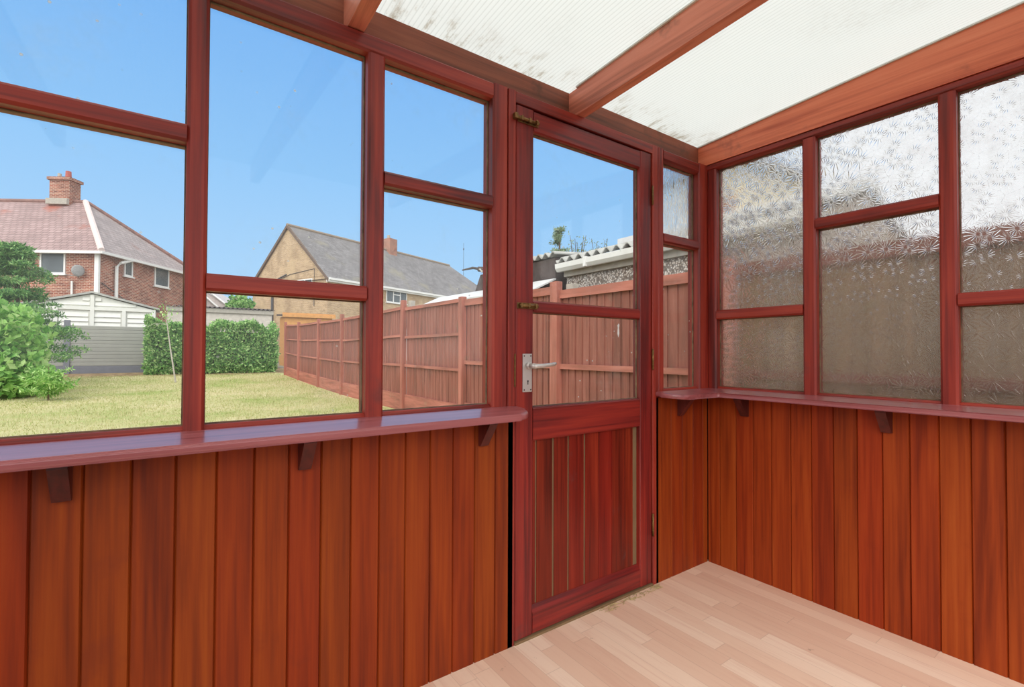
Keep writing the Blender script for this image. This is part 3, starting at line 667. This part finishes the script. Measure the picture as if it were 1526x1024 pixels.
# leaning bare sapling
a = at_y(262, 572, 15.8); b = at_y(254, 520, 16.0); c = at_y(247, 468, 16.1)
t = thing('sapling', 'thin bare leaning sapling in front of the hedge', 'sapling', (a.x, a.y, gz_(a.y)))
bm = B(); tube(bm, [(a.x, a.y, gz_(a.y)-.03), b, c], .024, 7, .012); tube(bm, [b.lerp(c, .7), b.lerp(c, .7)+Vector((-.3, 0, .02)), b.lerp(c, .7)+Vector((-.45, 0, -.08))], .008, 5, .004)
obj('trunk', bm, M['concrete'], t)
p = np.array([[c.x-a.x, .3, c.z-gz_(a.y)]])+np.random.default_rng(5).normal(size=(90, 3))*np.array([.14, .1, .16]); leaves('foliage', M['leaf_bright'], t, p, .07, .5)

# ---- white sectional garage behind the grey fence
YW = 21.6
xp = at_y(138, 440, YW).x; xl = at_y(36, 440, YW).x; xr = at_y(232, 460, YW).x
zp = at_y(138, 436, YW).z; zr = at_y(232, 461, YW).z
t = thing('garage', 'white boarded sectional garage with shallow gable behind the grey fence', 'garage', (xp, YW, .25))
bm = B(); prism(bm, [(xl, YW, .2), (xr, YW, .2), (xr, YW, zr-.05), (xp, YW, zp-.05), (xl, YW, zr-.05)], (0, 1.6, 0)); obj('gable_wall', bm, M['garage_white'], t)
bm = B()
cols = [(xl+.06, xl+.75), (xl+.9, xp-.75-.1), (xp-1.1, xp-.12), (xp+.12, xp+1.1), (xp+1.3, xr-.1)]
cols = [(at_y(p0, 460, YW).x, at_y(p1, 460, YW).x) for p0, p1 in ((40, 78), (88, 132), (140, 180), (190, 226))]
for a, b in cols:
    z = .3
    while z+.17 < zr-.18:
        prism(bm, [(a, YW-.001, z), (a, YW-.055, z+.02), (a, YW-.012, z+.165), (a, YW-.001, z+.165)], (b-a, 0, 0)); z += .175
for a, b, sx in ((xl+.5, xp-.07, 1), (xp+.07, xr-.6, -1)):
    for i in range(2):
        z = zr+.02+i*.17
        aa, bb = (a+i*1.0, b) if sx > 0 else (a, b-i*1.0)
        prism(bm, [(aa, YW-.001, z), (aa, YW-.05, z+.02), (aa, YW-.012, z+.14), (aa, YW-.001, z+.14)], (bb-aa, 0, 0))
obj('weatherboards', bm, M['garage_white'], t)
bm = B()
for x in (at_y(83, 460, YW).x, xp, at_y(185, 460, YW).x, xr-.06): box(bm, x-.055, x+.055, YW-.075, YW-.001, .2, zr-.12 if x != xp else zp-.1)
box(bm, xl, xr, YW-.07, YW-.002, zr-.13, zr-.03); obj('battens', bm, M['garage_white'], t)
bm = B()
for xe in (xl-.12, xr+.12): prism(bm, [(xp, YW-.12, zp-.03), (xe, YW-.12, zr-.04), (xe, YW-.12, zr+.03), (xp, YW-.12, zp+.04)], (0, 1.8, 0))
obj('roof', bm, M['asbestos'], t)

# ---- pale rendered outbuilding behind the hedge
YO = 21.4
x0, x1 = at_y(234, 470, YO).x+.32, at_y(405, 470, YO).x; zt0 = at_y(310, 458, YO).z
t = thing('outbuilding', 'low pale rendered outbuilding behind the hedge', 'outbuilding', ((x0+x1)/2, YO, .25))
bm = B(); box(bm, x0, x1, YO, YO+3, .2, zt0-.12); obj('wall', bm, M['render_pale'], t)
bm = B(); box(bm, x0-.05, x1+.06, YO-.07, YO+.03, zt0-.20, zt0-.03); obj('fascia', bm, M['concrete'], t)
def corrug(bm, p0, p1, wave, amp, thick, down, seg=6):
    """corrugated sheet: edge p0->p1 carries the waves, swept along down"""
    p0, p1, down = Vector(p0), Vector(p1), Vector(down); n = max(2, int((p1-p0).length/wave*seg)); up_ = Vector((0, 0, 1)); rows = []
    for dv in (Vector((0, 0, 0)), down):
        top = [bm.verts.new(p0.lerp(p1, i/n)+dv+up_*amp*math.sin(2*PI*i/seg)) for i in range(n+1)]
        bot = [bm.verts.new(p0.lerp(p1, i/n)+dv+up_*(amp*math.sin(2*PI*i/seg)-thick)) for i in range(n+1)]
        rows.append((top, bot))
    (t0, b0), (t1, b1) = rows
    for i in range(n):
        for q in ((t0[i], t0[i+1], t1[i+1], t1[i]), (b0[i], b1[i], b1[i+1], b0[i+1]), (t0[i], b0[i], b0[i+1], t0[i+1]), (t1[i], t1[i+1], b1[i+1], b1[i])): bm.faces.new(q)
    for i in (0, n): bm.faces.new((t0[i], t1[i], b1[i], b0[i]))
    return bm
bm = B(); corrug(bm, (x0-.1, YO-.12, zt0), (x1+.1, YO-.12, zt0), .16, .03, .012, (0, 3.2, .25)); obj('corrugated_roof', bm, M['dark_sheet'], t)

# ---- houses
def win(parent, x0, x1, z0, z1, plane, at, lights=1, opener=False):
    """white framed window standing a little proud of a wall; plane 'y-' faces local -y, 'x+' local +x, 'x-' local -x"""
    s = -1 if plane[1] == '-' else 1; fr = .07; bm = B(); gl = B()
    def bx(bm_, a, b, c, d, dep0, dep1):
        lo, hi = sorted((at+s*dep0, at+s*dep1))
        if plane[0] == 'y': box(bm_, a, b, lo, hi, c, d)
        else: box(bm_, lo, hi, a, b, c, d)
    bx(bm, x0, x1, z0, z0+fr, -.02, .05); bx(bm, x0, x1, z1-fr, z1, -.02, .05); bx(bm, x0, x0+fr, z0+fr, z1-fr, -.02, .05); bx(bm, x1-fr, x1, z0+fr, z1-fr, -.02, .05)
    for k in range(1, lights): xm = x0+(x1-x0)*k/lights; bx(bm, xm-.04, xm+.04, z0+fr, z1-fr, -.02, .045)
    if opener: xm0, xm1 = x0+(x1-x0)/3+.04, x0+2*(x1-x0)/3-.04; bx(bm, xm0, xm1, z1-fr-.33, z1-fr-.25, -.02, .045)
    bx(bm, x0-.06, x1+.06, z0-.06, z0, -.02, .09)
    w = obj('window', bm, M['upvc'], parent, local=True)
    bx(gl, x0+fr*.5, x1-fr*.5, z0+fr*.5, z1-fr*.5, .0, .012); obj('pane', gl, M['dark_glass'], w, local=True)
def hip_house(t, x0, x1, y0, y1, ez, rz, wallm, roofm, left_gable=False, hip0=True, hip1=True, ov=.25, hipm=None):
    """walls and roof of a block with ridge along x"""
    ym = (y0+y1)/2; hp = (y1-y0)/2
    bm = B(); box(bm, x0, x1, y0, y1, 0, ez)
    if not hip0: prism(bm, [(x0-.02, y0, ez-.01), (x0-.02, y1, ez-.01), (x0-.02, ym, rz-.06)], (.3, 0, 0))
    obj('wall', bm, wallm, t, local=True)
    bm = B(); e0x, e1x = (x0-ov if hip0 else x0-.12), x1+ov
    k = ov*(rz-ez)/hp
    A = [(e0x, y0-ov, ez-k), (e1x, y0-ov, ez-k), (e1x, y1+ov, ez-k), (e0x, y1+ov, ez-k)]
    ra = (x0+hp if hip0 else x0-.12, ym, rz); rb = (x1-hp if hip1 else x1+.12, ym, rz)
    for dz_ in (0,):
        vs = [bm.verts.new(q) for q in A]; r_a, r_b = bm.verts.new(ra), bm.verts.new(rb)
        bm.faces.new((vs[0], vs[1], r_b, r_a)); bm.faces.new((vs[1], vs[2], r_b)); bm.faces.new((vs[2], vs[3], r_a, r_b)); 
        if hip0: bm.faces.new((vs[3], vs[0], r_a))
        bm.faces.new((vs[3], vs[2], vs[1], vs[0]))
    ro = obj('roof', bm, roofm, t, local=True)
    if hipm:
        ro.data.materials.append(hipm)
        for p in ro.data.polygons:
            if p.normal.x > .4: p.material_index = 1
    return A, ra, rb
# red brick house
P0 = at_d(147, 520, 22); t = thing('house', 'red brick house with hipped clay tiled roof behind the white garage', 'house', (P0.x, P0.y, .2), -math.radians(33))
ez = at_d(147, 369, 22).z-.2; rz = at_d(118, 301, 25.5).z-.2; LX = -14
A, ra, rb = hip_house(t, LX, 0, 0, 7.2, ez, rz, M['brick_red'], M['tile_red'], hipm=M['tile_mix'])
bm = B(); tube(bm, [ra, rb], .12, 8); o = obj('ridge_tiles', bm, M['ridge'], t, local=True)
bm = B(); tube(bm, [Vector(rb)+Vector((0, 0, .02)), Vector(A[1])+Vector((0, 0, .06))], .13, 8); obj('hip_tiles', bm, M['mortar_ridge'], t, local=True)
bm = B(); tube(bm, [Vector(rb)+Vector((0, 0, .02)), Vector(A[2])+Vector((0, 0, .06))], .12, 8); obj('hip_tiles', bm, M['ridge'], t, local=True)
bm = B(); zc = A[0][2]; box(bm, LX-.3, .33, -.36, -.26, zc-.10, zc+.02); box(bm, .26, .36, -.36, 7.5, zc-.10, zc+.02); obj('gutter', bm, M['upvc'], t, local=True)
bm = B(); box(bm, LX-.2, .25, -.24, -.01, zc-.02, zc+.04); box(bm, .01, .25, -.24, 7.4, zc-.02, zc+.04); obj('soffit', bm, M['upvc'], t, local=True)
cxx = rb[0]-1.05; ch = obj('chimney', box(B(), cxx-.5, cxx+.5, 3.25, 3.95, rz-.5, rz+1.05), M['brick_red'], t, local=True)
bm = B(); box(bm, cxx-.58, cxx+.58, 3.17, 4.03, rz+1.05, rz+1.2); obj('cap', bm, M['brick_red'], ch, local=True)
bm = B(); box(bm, cxx-.56, cxx+.5, 3.1, 3.25, rz-.25, rz+.05); obj('flashing', bm, M['concrete'], ch, local=True)
bm = B(); tube(bm, [(cxx+.15, 3.6, rz+1.15), (cxx+.15, 3.6, rz+1.62)], .14, 10, .12); obj('chimney_pot', bm, plain('terracotta', L(176, 96, 86), .8), ch, local=True)
bm = B(); tube(bm, [(cxx-.3, 3.6, rz+1.15), (cxx-.3, 3.6, rz+1.5)], .1, 10, .08); obj('chimney_pot', bm, M['concrete'], ch, local=True)
win(t, -2.62, -1.5, ez-1.22, ez-.22, 'y-', 0)
win(t, 1.42, 1.98, ez-1.05, ez-.17, 'x+', 0); win(t, 3.55, 4.7, ez-1.25, ez-.17, 'x+', 0)
bm = B(); box(bm, -.16, .02, -.12, -.01, ez-3.2, ez-.12); obj('drainpipe', bm, M['upvc'], t, local=True)
bm = B(); tube(bm, [(.3, 1.6, zc-.05), (.22, .95, zc-.3), (.1, .85, zc-.5), (.1, .85, ez-3.6)], .07, 8); obj('drainpipe', bm, M['upvc'], t, local=True)
bm = B(); tube(bm, [(-1.15, -.09, ez-2.7), (-1.15, -.09, ez-1.55)], .045, 6); tube(bm, [(-4, -.06, ez-2.62), (-.3, -.06, ez-2.72)], .05, 6); obj('waste_pipe', bm, M['upvc'], t, local=True)
bm = B(); bmesh.ops.create_uvsphere(bm, u_segments=16, v_segments=10, radius=.24)
for v in bm.verts: v.co.y *= .22; v.co.z *= 1.1
bmesh.ops.rotate(bm, verts=bm.verts[:], cent=(0, 0, 0), matrix=Matrix.Rotation(.9, 3, 'Z')); bmesh.ops.translate(bm, verts=bm.verts[:], vec=(-.72, -.3, ez-1.1))
tube(bm, [(-.72, -.3, ez-1.1), (-.95, -.02, ez-1.35)], .03, 6); tube(bm, [(-.75, -.28, ez-1.35), (-1.2, -.4, ez-1.3)], .015, 6); obj('satellite_dish', bm, plain('dish grey', L(150, 150, 150), .6), t, True, local=True)
bm = B(); tube(bm, [(.04, .05, ez-1.6), (.06, 2.5, ez-2.7), (.06, 4.5, ez-3.5)], .018, 5); obj('cable', bm, M['lead'], t, local=True)
# buff brick house
G0 = at_d(487, 520, 32); t = thing('house', 'buff brick house with long grey tiled roof and gable end beyond the fence', 'house', (G0.x, G0.y, .2), math.radians(24))
ez = at_d(487, 410, 32).z-.2; rz = at_d(426, 335, 34.1).z-.2
A, ra, rb = hip_house(t, 0, 22.7, 0, 8.4, ez, rz, M['brick_buff'], M['tile_grey'], hip0=False)
zc = A[0][2]
bm = B(); tube(bm, [ra, rb], .13, 8); obj('ridge_tiles', bm, plain('weathered ridge tiles', L(150, 134, 118), .85, var=.2), t, local=True)
bm = B(); box(bm, -.1, 23, -.38, -.24, zc-.08, zc+.06); box(bm, -.1, 22.9, -.26, -.01, zc-.2, zc-.02); obj('gutter', bm, M['upvc'], t, local=True)
bm = B(); hp = 4.2
for sgn in (-1, 1):
    y_e = 4.2+sgn*4.42; prism(bm, [(-.16, 4.2, rz+.02), (-.16, y_e, zc+.02), (-.16, y_e, zc-.2), (-.16, 4.2, rz-.2)], (.14, 0, 0))
obj('bargeboard', bm, plain('brown verge', L(112, 94, 82), .85), t, local=True)
cx_ = 9.9; ch = obj('chimney', box(B(), cx_-.45, cx_+.45, 3.7, 4.7, rz-.8, rz+1.0), M['brick_red'], t, local=True)
bm = B(); tube(bm, [(cx_-.1, 4.2, rz+1), (cx_-.1, 4.2, rz+1.35)], .13, 8); obj('chimney_pot', bm, M['concrete'], ch, local=True)
win(t, 1.5, 3.1, ez-1.3, ez-.1, 'x-', 0, 2)
win(t, 3.1, 4.0, ez-.8, ez-.3, 'y-', 0, 1); win(t, 5.35, 7.6, ez-1.3, ez-.3, 'y-', 0, 3, True); win(t, 11.4, 13.6, ez-1.3, ez-.3, 'y-', 0, 3)
bm = B(); tube(bm, [(-.06, 5.9, .1), (-.06, 5.9, ez-.05)], .09, 8); obj('soil_pipe', bm, M['lead'], t, local=True)
bm = B(); tube(bm, [(-.04, 7.6, ez-.25), (-.04, 5.8, ez-.1), (-.04, 3.9, ez+.35), (-.04, 1.3, ez+.55), (-.04, 1.3, ez-2)], .02, 5); tube(bm, [(-.04, 5.6, ez+.05), (-.04, 4.3, ez+.38)], .05, 5)
tube(bm, [(-.04, 2.6, ez-2.9), (-.04, 3.4, ez-4.0)], .04, 5); tube(bm, [(-.04, 2.2, ez-2.6), (-.04, 1.2, ez-2.6), (-.04, 1.2, ez-3.5)], .05, 5); tube(bm, [(-.04, 7.5, ez-3.7), (-.04, .2, ez-3.9)], .025, 5); obj('pipework', bm, M['lead'], t, local=True)
bm = B(); box(bm, 4.6, 6.4, -1.6, -.01, .1, ez-3.3); obj('porch', bm, M['upvc'], t, local=True)
bm = B(); prism(bm, [(4.4, -1.8, ez-3.35), (6.6, -1.8, ez-3.35), (5.5, -1.8, ez-2.3)], (0, 1.75, 0)); obj('porch_roof', bm, M['tile_grey'], t, local=True)
# timber edged shed below the gable
a, b = at_d(421, 470, 26), at_d(500, 470, 27.5)
t = thing('shed', 'shed with pale orange timber roof edge below the buff gable', 'shed', ((a.x+b.x)/2, (a.y+b.y)/2, .2), math.atan2(b.y-a.y, b.x-a.x))
hl = (Vector((b.x, b.y, 0))-Vector((a.x, a.y, 0))).length/2; zt = at_d(460, 470, 26.8).z-.2
bm = B(); box(bm, -hl+.15, hl-.15, .1, 2.2, 0, zt-.06); obj('wall', bm, M['timber_orange'], t, local=True)
bm = B(); box(bm, -hl, hl, -.05, .02, zt-.14, zt+.02); box(bm, -hl, hl, .02, .06, zt+.02, zt+.10); obj('roof_edge', bm, M['timber_orange'], t, local=True)
bm = B(); prism(bm, [(-hl, .02, zt), (-hl, 2.4, zt+.15), (-hl, 2.4, zt+.05), (-hl, .02, zt-.1)], (2*hl, 0, 0)); obj('roof', bm, M['dark_sheet'], t, local=True)
# glazed lean-to and bush in the gap between the houses
a = at_d(322, 452, 32); t = thing('conservatory', 'distant white framed glass roof in the gap between the two houses', 'conservatory', (a.x, a.y, .2), math.radians(-36))
zt = at_d(330, 437, 32).z-.2
bm = B(); prism(bm, [(-2.2, 0, 0), (1.2, 0, 0), (1.2, 0, zt-1.0), (-.9, 0, zt+.2), (-2.2, 0, zt+.2)], (0, 2, 0)); obj('glass_end', bm, plain('pinkish grey panes', L(206, 196, 192), .4), t, local=True)
bm = B()
for (xa_, za_), (xb_, zb_) in (((-1.3, zt+.3), (.6, zt-1.3)), ((-.7, zt+.3), (1.2, zt-1.1))): tube(bm, [(xa_, -.08, za_), (xb_, -.08, zb_)], .07, 6)
obj('glazing_bar', bm, M['upvc'], t, local=True)
a = at_d(357, 462, 33); a = at_d(357, 462, 29); t = thing('bush', 'distant round green bush beside the buff house gable', 'bush', (a.x, a.y, .2))
zt = at_d(357, 439, 29).z-.2; p = blob(1600, (0, 0, zt-.9), (.8, .8, .85), seed=21); leaves('foliage', M['leaf_hedge'], t, p, .24, .5)
bm = B(); tube(bm, [(0, 0, 0), (0, 0, zt-.9)], .08, 6); obj('trunk', bm, M['bark'], t, local=True)
# radio mast, small chimney far off
a = at_d(691, 362, 60); bm = B(); tube(bm, [(a.x, a.y, .1), (a.x, a.y, a.z)], .035, 6, .018); tube(bm, [(a.x-.0, a.y, a.z-.9), (a.x, a.y, a.z-.7)], .06, 6)
o = pt(obj('aerial_mast', bm, M['lead']), (a.x, a.y, .2)); tag(o, 'thin tall aerial mast against the sky right of the buff house', 'aerial')

# ---- neighbour's outbuildings over the fence, right
# pale sheet lean-to roof
t = thing('lean_to', 'low lean-to with pale sheet roof just behind the red fence', 'lean-to', (1.65, 5.1, 0))
bm = B(); prism(bm, [(1.44, 3.3, 1.80), (1.84, 3.3, 1.985), (1.84, 3.3, 2.005), (1.44, 3.3, 1.82)], (0, 3.3, .04)); obj('sheet_roof', bm, M['white_felt'], t)
bm = B(); prism(bm, [(1.40, 3.3, 1.77), (1.455, 3.3, 1.77), (1.455, 3.3, 1.835), (1.40, 3.3, 1.835)], (0, 3.3, .04)); obj('edge_flashing', bm, M['aluminium'], t)
bm = B(); box(bm, 1.56, 1.83, 3.4, 6.5, -.05, 1.80); obj('wall', bm, M['concrete'], t)
# dark corrugated shed behind
def onx(px, py, x): d = ray(px, py); return CAM+d*((x-CAM.x)/d.x)
XS = 1.88; ya_, yb2 = max(3.36, onx(855, 400, XS).y), onx(704, 420, XS).y
za_, zb3 = onx(853, 372, XS).z, onx(712, 408, XS).z
t = thing('shed', 'dark mossy shed with wavy corrugated roof edge behind the pale sheet roof', 'shed', (XS+.4, (ya_+yb2)/2, 0))
bm = B(); prism(bm, [(XS, ya_, -.05), (XS, yb2, -.05), (XS, yb2, zb3-.42), (XS, yb2-.25, zb3-.03), (XS, ya_, za_-.05)], (1.2, 0, 0)); obj('wall', bm, M['dark_sheet'], t)
bm = B(); corrug(bm, (XS-.06, ya_-.05, za_), (XS-.06, yb2-.3, zb3+.03), .15, .03, .018, (1.4, 0, .12)); obj('corrugated_roof', bm, M['asbestos'], t)
bm = B(); tube(bm, [(XS, yb2-.45, zb3+.02), (XS-.05, yb2-.1, zb3+.10), (XS-.02, yb2+.3, zb3+.12)], .03, 6, .012); tube(bm, [(XS+.1, yb2-.5, zb3+.03), (XS, yb2-.2, zb3+.07)], .045, 6); obj('debris', bm, M['dark_sheet'], t)
# pebbledash garage with gutter
XG = 1.9; yn, yf = .28, 3.16
t = thing('garage', 'pebbledashed garage with white gutter and corrugated roof behind the fence', 'garage', (XG+.9, (yn+yf)/2, 0))
bm = B(); box(bm, XG, XG+2.2, yn, yf, -.05, 2.02)
for yy in (yn, yf-.2): prism(bm, [(XG, yy, 2.0), (XG+2.2, yy, 2.0), (XG+2.2, yy, 2.14), (XG+1.15, yy, 2.52), (XG, yy, 2.16)], (0, .2, 0))
obj('wall', bm, M['pebble'], t)
bm = B(); box(bm, XG-.05, XG-.001, yn, yf, 2.0, 2.10); obj('fascia', bm, M['concrete'], t)
bm = B()
prism(bm, [(XG-.052, yn-.05, 2.17), (XG-.16, yn-.05, 2.17), (XG-.155, yn-.05, 2.11), (XG-.125, yn-.05, 2.07), (XG-.085, yn-.05, 2.07), (XG-.055, yn-.05, 2.11)], (0, yf-yn+.1, -.01)); obj('gutter', bm, M['upvc'], t)
for y in (yn+.5, yn+1.4, yn+2.4): bm = B(); box(bm, XG-.168, XG-.05, y-.018, y+.018, 2.06, 2.178); obj('gutter_bracket', bm, M['upvc'], t)
bm = B(); corrug(bm, (XG-.12, yn-.05, 2.215), (XG-.12, yf+.08, 2.215), .15, .03, .014, (1.25, 0, .36)); corrug(bm, (XG+2.3, yn-.05, 2.2), (XG+2.3, yf+.08, 2.2), .15, .03, .014, (-1.17, 0, .375)); obj('corrugated_roof', bm, M['asbestos'], t)
bm = B(); box(bm, XG+1.0, XG+1.3, yn-.05, yf+.05, 2.57, 2.64); obj('ridge_cap', bm, M['white_felt'], t)
bm = B(); tube(bm, [(XG-.09, 1.02, 2.07), (XG-.06, 1.02, 1.9), (XG-.06, 1.02, 0)], .034, 8); obj('downpipe', bm, M['lead'], t)
# beige house further right
t = thing('house', 'straw beige rendered house glimpsed through the narrow side window', 'house', (7.2, 4.2, 0), math.radians(-8))
hip_house(t, -1.0, 1.0, -1.1, .55, 4.7, 5.4, M['render_beige'], M['tile_grey'])
bm = B(); box(bm, -1.04, -.99, -1.09, -.6, 2.2, 3.9); obj('brick_pier', bm, M['brick_red'], t, local=True)
# trees over the sheds
a = at_d(832, 392, 15); t = thing('tree', 'pale feathery tree top showing above the dark shed', 'tree', (a.x, a.y, -.04))
zt = at_d(832, 340, 15).z; bm = B(); tube(bm, [(0, 0, 0), (.05, 0, zt*.6), (.05, 0, zt)], .09, 8, .02); obj('trunk', bm, M['bark'], t, local=True)
pts = []
for i in range(60):
    z = 2.2+(zt-2.2)*rgc.random()**.8; a_ = rgc.random()*2*PI; Lb = (.15+.75*(zt-z)/(zt-2.2))*(.6+.5*rgc.random()); q = rgc.random(55); sp = (rgc.random(55)-.5)*.2
    pts.append(np.stack([.05+q*Lb*math.cos(a_)-sp*math.sin(a_), q*Lb*math.sin(a_)+sp*math.cos(a_), z+.25*q*Lb+(rgc.random(55)-.5)*.1], 1))
leaves('foliage', M['leaf_pale'], t, np.concatenate(pts)+np.array([0, 0, .04]), .10, .3)
for px, nm, hgt in ((861, 'sparse twiggy shrub top left of the pale ridge', 349), (893, 'sparse twiggy shrub top right above the pale ridge', 354)):
    a = at_d(px, 392, 13); t = thing('shrub', nm, 'shrub', (a.x, a.y, -.04)); zt = at_d(px, hgt, 13).z
    bm = B(); pts = []
    for i in range(7):
        a_ = i*.9; e = (.22*math.cos(a_), .22*math.sin(a_), zt-.25*(i % 3)/2); tube(bm, [(0, 0, 0), (.05*math.cos(a_), .05*math.sin(a_), zt*.75), e], .02, 5, .006)
        q = rgc.random(26); pts.append(np.stack([e[0]*(.3+.7*q), e[1]*(.3+.7*q), zt*.75+(e[2]-zt*.75)*q], 1)+rgc.normal(size=(26, 3))*.05)
    obj('stems', bm, M['bark'], t, local=True); leaves('foliage', M['leaf_pale'], t, np.concatenate(pts), .08, .35)

# ================================================================ LIGHT, SKY, CAMERA
w = bpy.data.worlds.new('sky'); SC.world = w; w.use_nodes = True; nt = w.node_tree; nt.nodes.clear(); t = NT(nt)
out = t.n('ShaderNodeOutputWorld'); bg = t.n('ShaderNodeBackground'); t.l(bg.outputs[0], out.inputs[0])
d = t.n('ShaderNodeTexCoord').outputs['Generated']; s = t.n('ShaderNodeSeparateXYZ'); t.l(d, s.inputs[0])
blue = t.ramp(s.outputs[2], [(0, L(190, 226, 254)), (.14, L(172, 216, 254)), (.32, L(148, 203, 253)), (.55, L(122, 184, 249))])
az = t.math('ARCTAN2', s.outputs[0], s.outputs[1])
wz = t.math('MAXIMUM', t.smooth(az, math.radians(55), math.radians(72)), t.smooth(az, math.radians(-40), math.radians(-20), 1, 0))
wz = t.math('MAXIMUM', wz, t.smooth(s.outputs[2], .58, .80))
white = t.mix(t.smooth(s.outputs[2], .35, .8), (1.08, 1.10, 1.14, 1), (1.22, 1.22, 1.2, 1))
south = t.smooth(s.outputs[1], .1, -.7, 1, 1.25)
wv = t.n('ShaderNodeVectorMath', operation='SCALE'); t.l(white, wv.inputs[0]); t.l(south, wv.inputs[3]); white = wv.outputs[0]
t.l(t.mix(t.smooth(s.outputs[2], -.06, 0), (.16, .15, .12, 1), t.mix(wz, blue, white)), bg.inputs['Color']); bg.inputs['Strength'].default_value = 1.0
sun = bpy.data.lights.new('sun', 'SUN'); sun.energy = 2.5; sun.angle = math.radians(60); sun.color = (1, .95, .88)
so = bpy.data.objects.new('sun', sun); C.objects.link(so); so.rotation_euler = Vector((-.55, -.5, .67)).to_track_quat('Z', 'Y').to_euler(); so.location = (-20, -30, 40)
cam = bpy.data.cameras.new('camera'); cam.sensor_width = 36; cam.lens = F/W*36; cam.clip_start = .02; cam.clip_end = 500
co = bpy.data.objects.new('camera', cam); C.objects.link(co)
co.matrix_world = Matrix(((rgt.x, up.x, -fwd.x, CAM.x), (rgt.y, up.y, -fwd.y, CAM.y), (rgt.z, up.z, -fwd.z, CAM.z), (0, 0, 0, 1)))
SC.camera = co
vs = SC.view_settings; vs.view_transform = 'Standard'; vs.look = 'None'; vs.gamma = 1; vs.exposure = 0.0; vs.use_curve_mapping = False
SC.cycles.max_bounces = 16; SC.cycles.transparent_max_bounces = 24; SC.cycles.transmission_bounces = 12; SC.cycles.use_denoising = True
